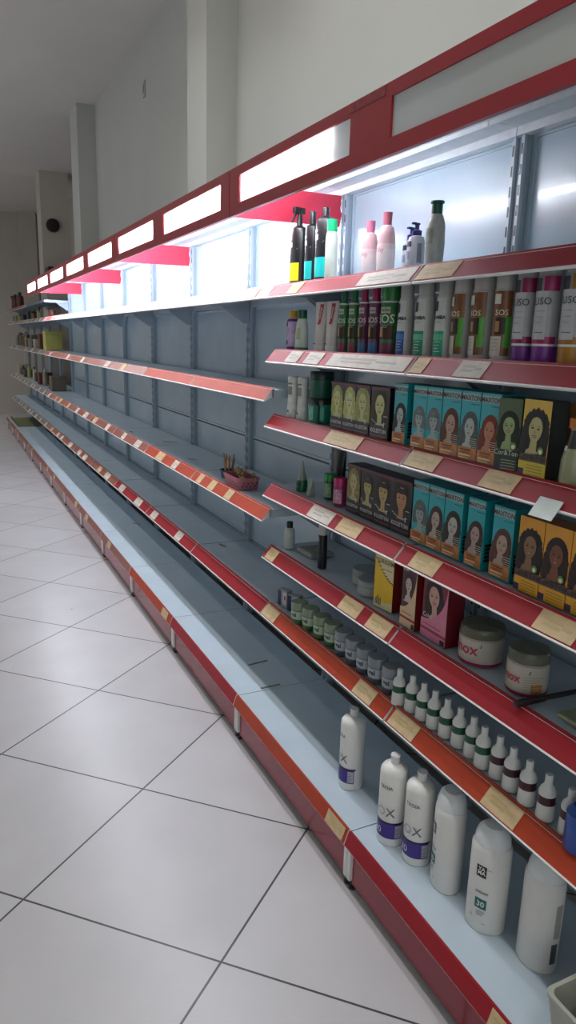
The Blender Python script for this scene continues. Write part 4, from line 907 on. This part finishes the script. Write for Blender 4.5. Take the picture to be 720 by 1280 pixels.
for k, z, ln in LV:
    for i in range(9, 14):
        for q in range(3 if k != 'r3' else 2):
            y = YB(i) + .17 + q*.27; h = rc.uniform(.10, .19) if k != 'r1' else rc.uniform(.08, .13)
            w_ = ['left', 'middle', 'right'][2-q]
            if k == 'r2' and i == 9: continue
            if rc.random() < .5: far_box(1.27, y, z, .20, .17, h, rc.choice(cols), 'dull far box, %s, %s spot, bay %s' % (ln, w_, ORD[i]))
            else: far_bottle(1.24, y, z, rc.uniform(.025, .045), h+.03, rc.choice(cols), rc.choice(cols), 'far bottle, %s, %s spot, bay %s' % (ln, w_, ORD[i]))
far_box(1.27, 9.35, -.1755, .22, .2, .22, 'b4b060', 'pale yellow box on the far upper middle shelf')
for k, (y, c) in enumerate([(12.0, '4a1c14'), (12.75, '4a1c14'), (13.25, '8a8478')]):
    far_bottle(1.18, y, .4005, .055, .22, c, '2a1c18', 'far %s bottle on the high top board, %s' % ('brown' if k < 2 else 'grey', ['right one', 'left brown one', 'leftmost'][k]), 'bottles on the far top board')
t = thing('open_tray', 'olive open tray lying on the far end of the base deck', 'tray', (1.2, 12.6, zz(-1.419)), 0)
a = MB(); a.box(-.16, .22, -.6, .6, 0, .02, mat('6a6c40', .5), .004); a.build('tray_base', t); a = MB(); a.box(-.16, -.15, -.6, .6, .02, .05, mat('4a4c34', .5)); a.box(.21, .22, -.6, .6, .02, .05, mat('4a4c34', .5)); a.build('tray_rim', t, smooth=False)
# round black wall fan on the far column and dark case at its foot
t = thing('wall_fan', 'round black fan mounted high on the far column', 'fan', (1.68, 11.8, zz(1.59)), 0)
a = MB(); a.lathe([(0, 0), (.085, 0), (.098, .02), (.094, .05), (.05, .06), (0, .06)], mat('16100e', .5), n=28); o = a.build('fan_housing', t); o.rotation_euler = (PI/2, 0, 0)
a = MB()
for k in range(3): a.lathe([(.025+k*.024, .0605-.012*(k > 2)), (.028+k*.024, .064-.012*(k > 2)), (.031+k*.024, .0605-.012*(k > 2))], BLACK, n=24)
o = a.build('fan_grille', t); o.rotation_euler = (PI/2, 0, 0)
m = MB(); m.box(1.54, 1.80, 11.45, 11.78, zz(.70), zz(.98), mat('1c1816', .5), .01); o = m.build('dark_case'); tag(o, 'dark case standing high against the far column', 'case')
m = MB(); m.box(1.50, 1.84, 11.42, 11.79, 0, zz(.70), WALLD, .004); o = m.build('plinth', smooth=False); tag(o, 'pale plinth against the far column, hidden behind the shelves', 'plinth')
# small light switch plate high on the right wall
t = thing('wall_plate', 'tiny pale socket plate high on the side wall', 'socket', (1.659, 6.3, zz(1.95)), 0)
a = MB(); a.box(-.008, 0, -.03, .03, -.06, .06, mat('b8b4ac', .4), .002); a.build('plate', t); a = MB(); a.box(-.0095, -.008, -.012, .012, -.03, .03, mat('6a6660', .5)); a.build('socket_insert', t)
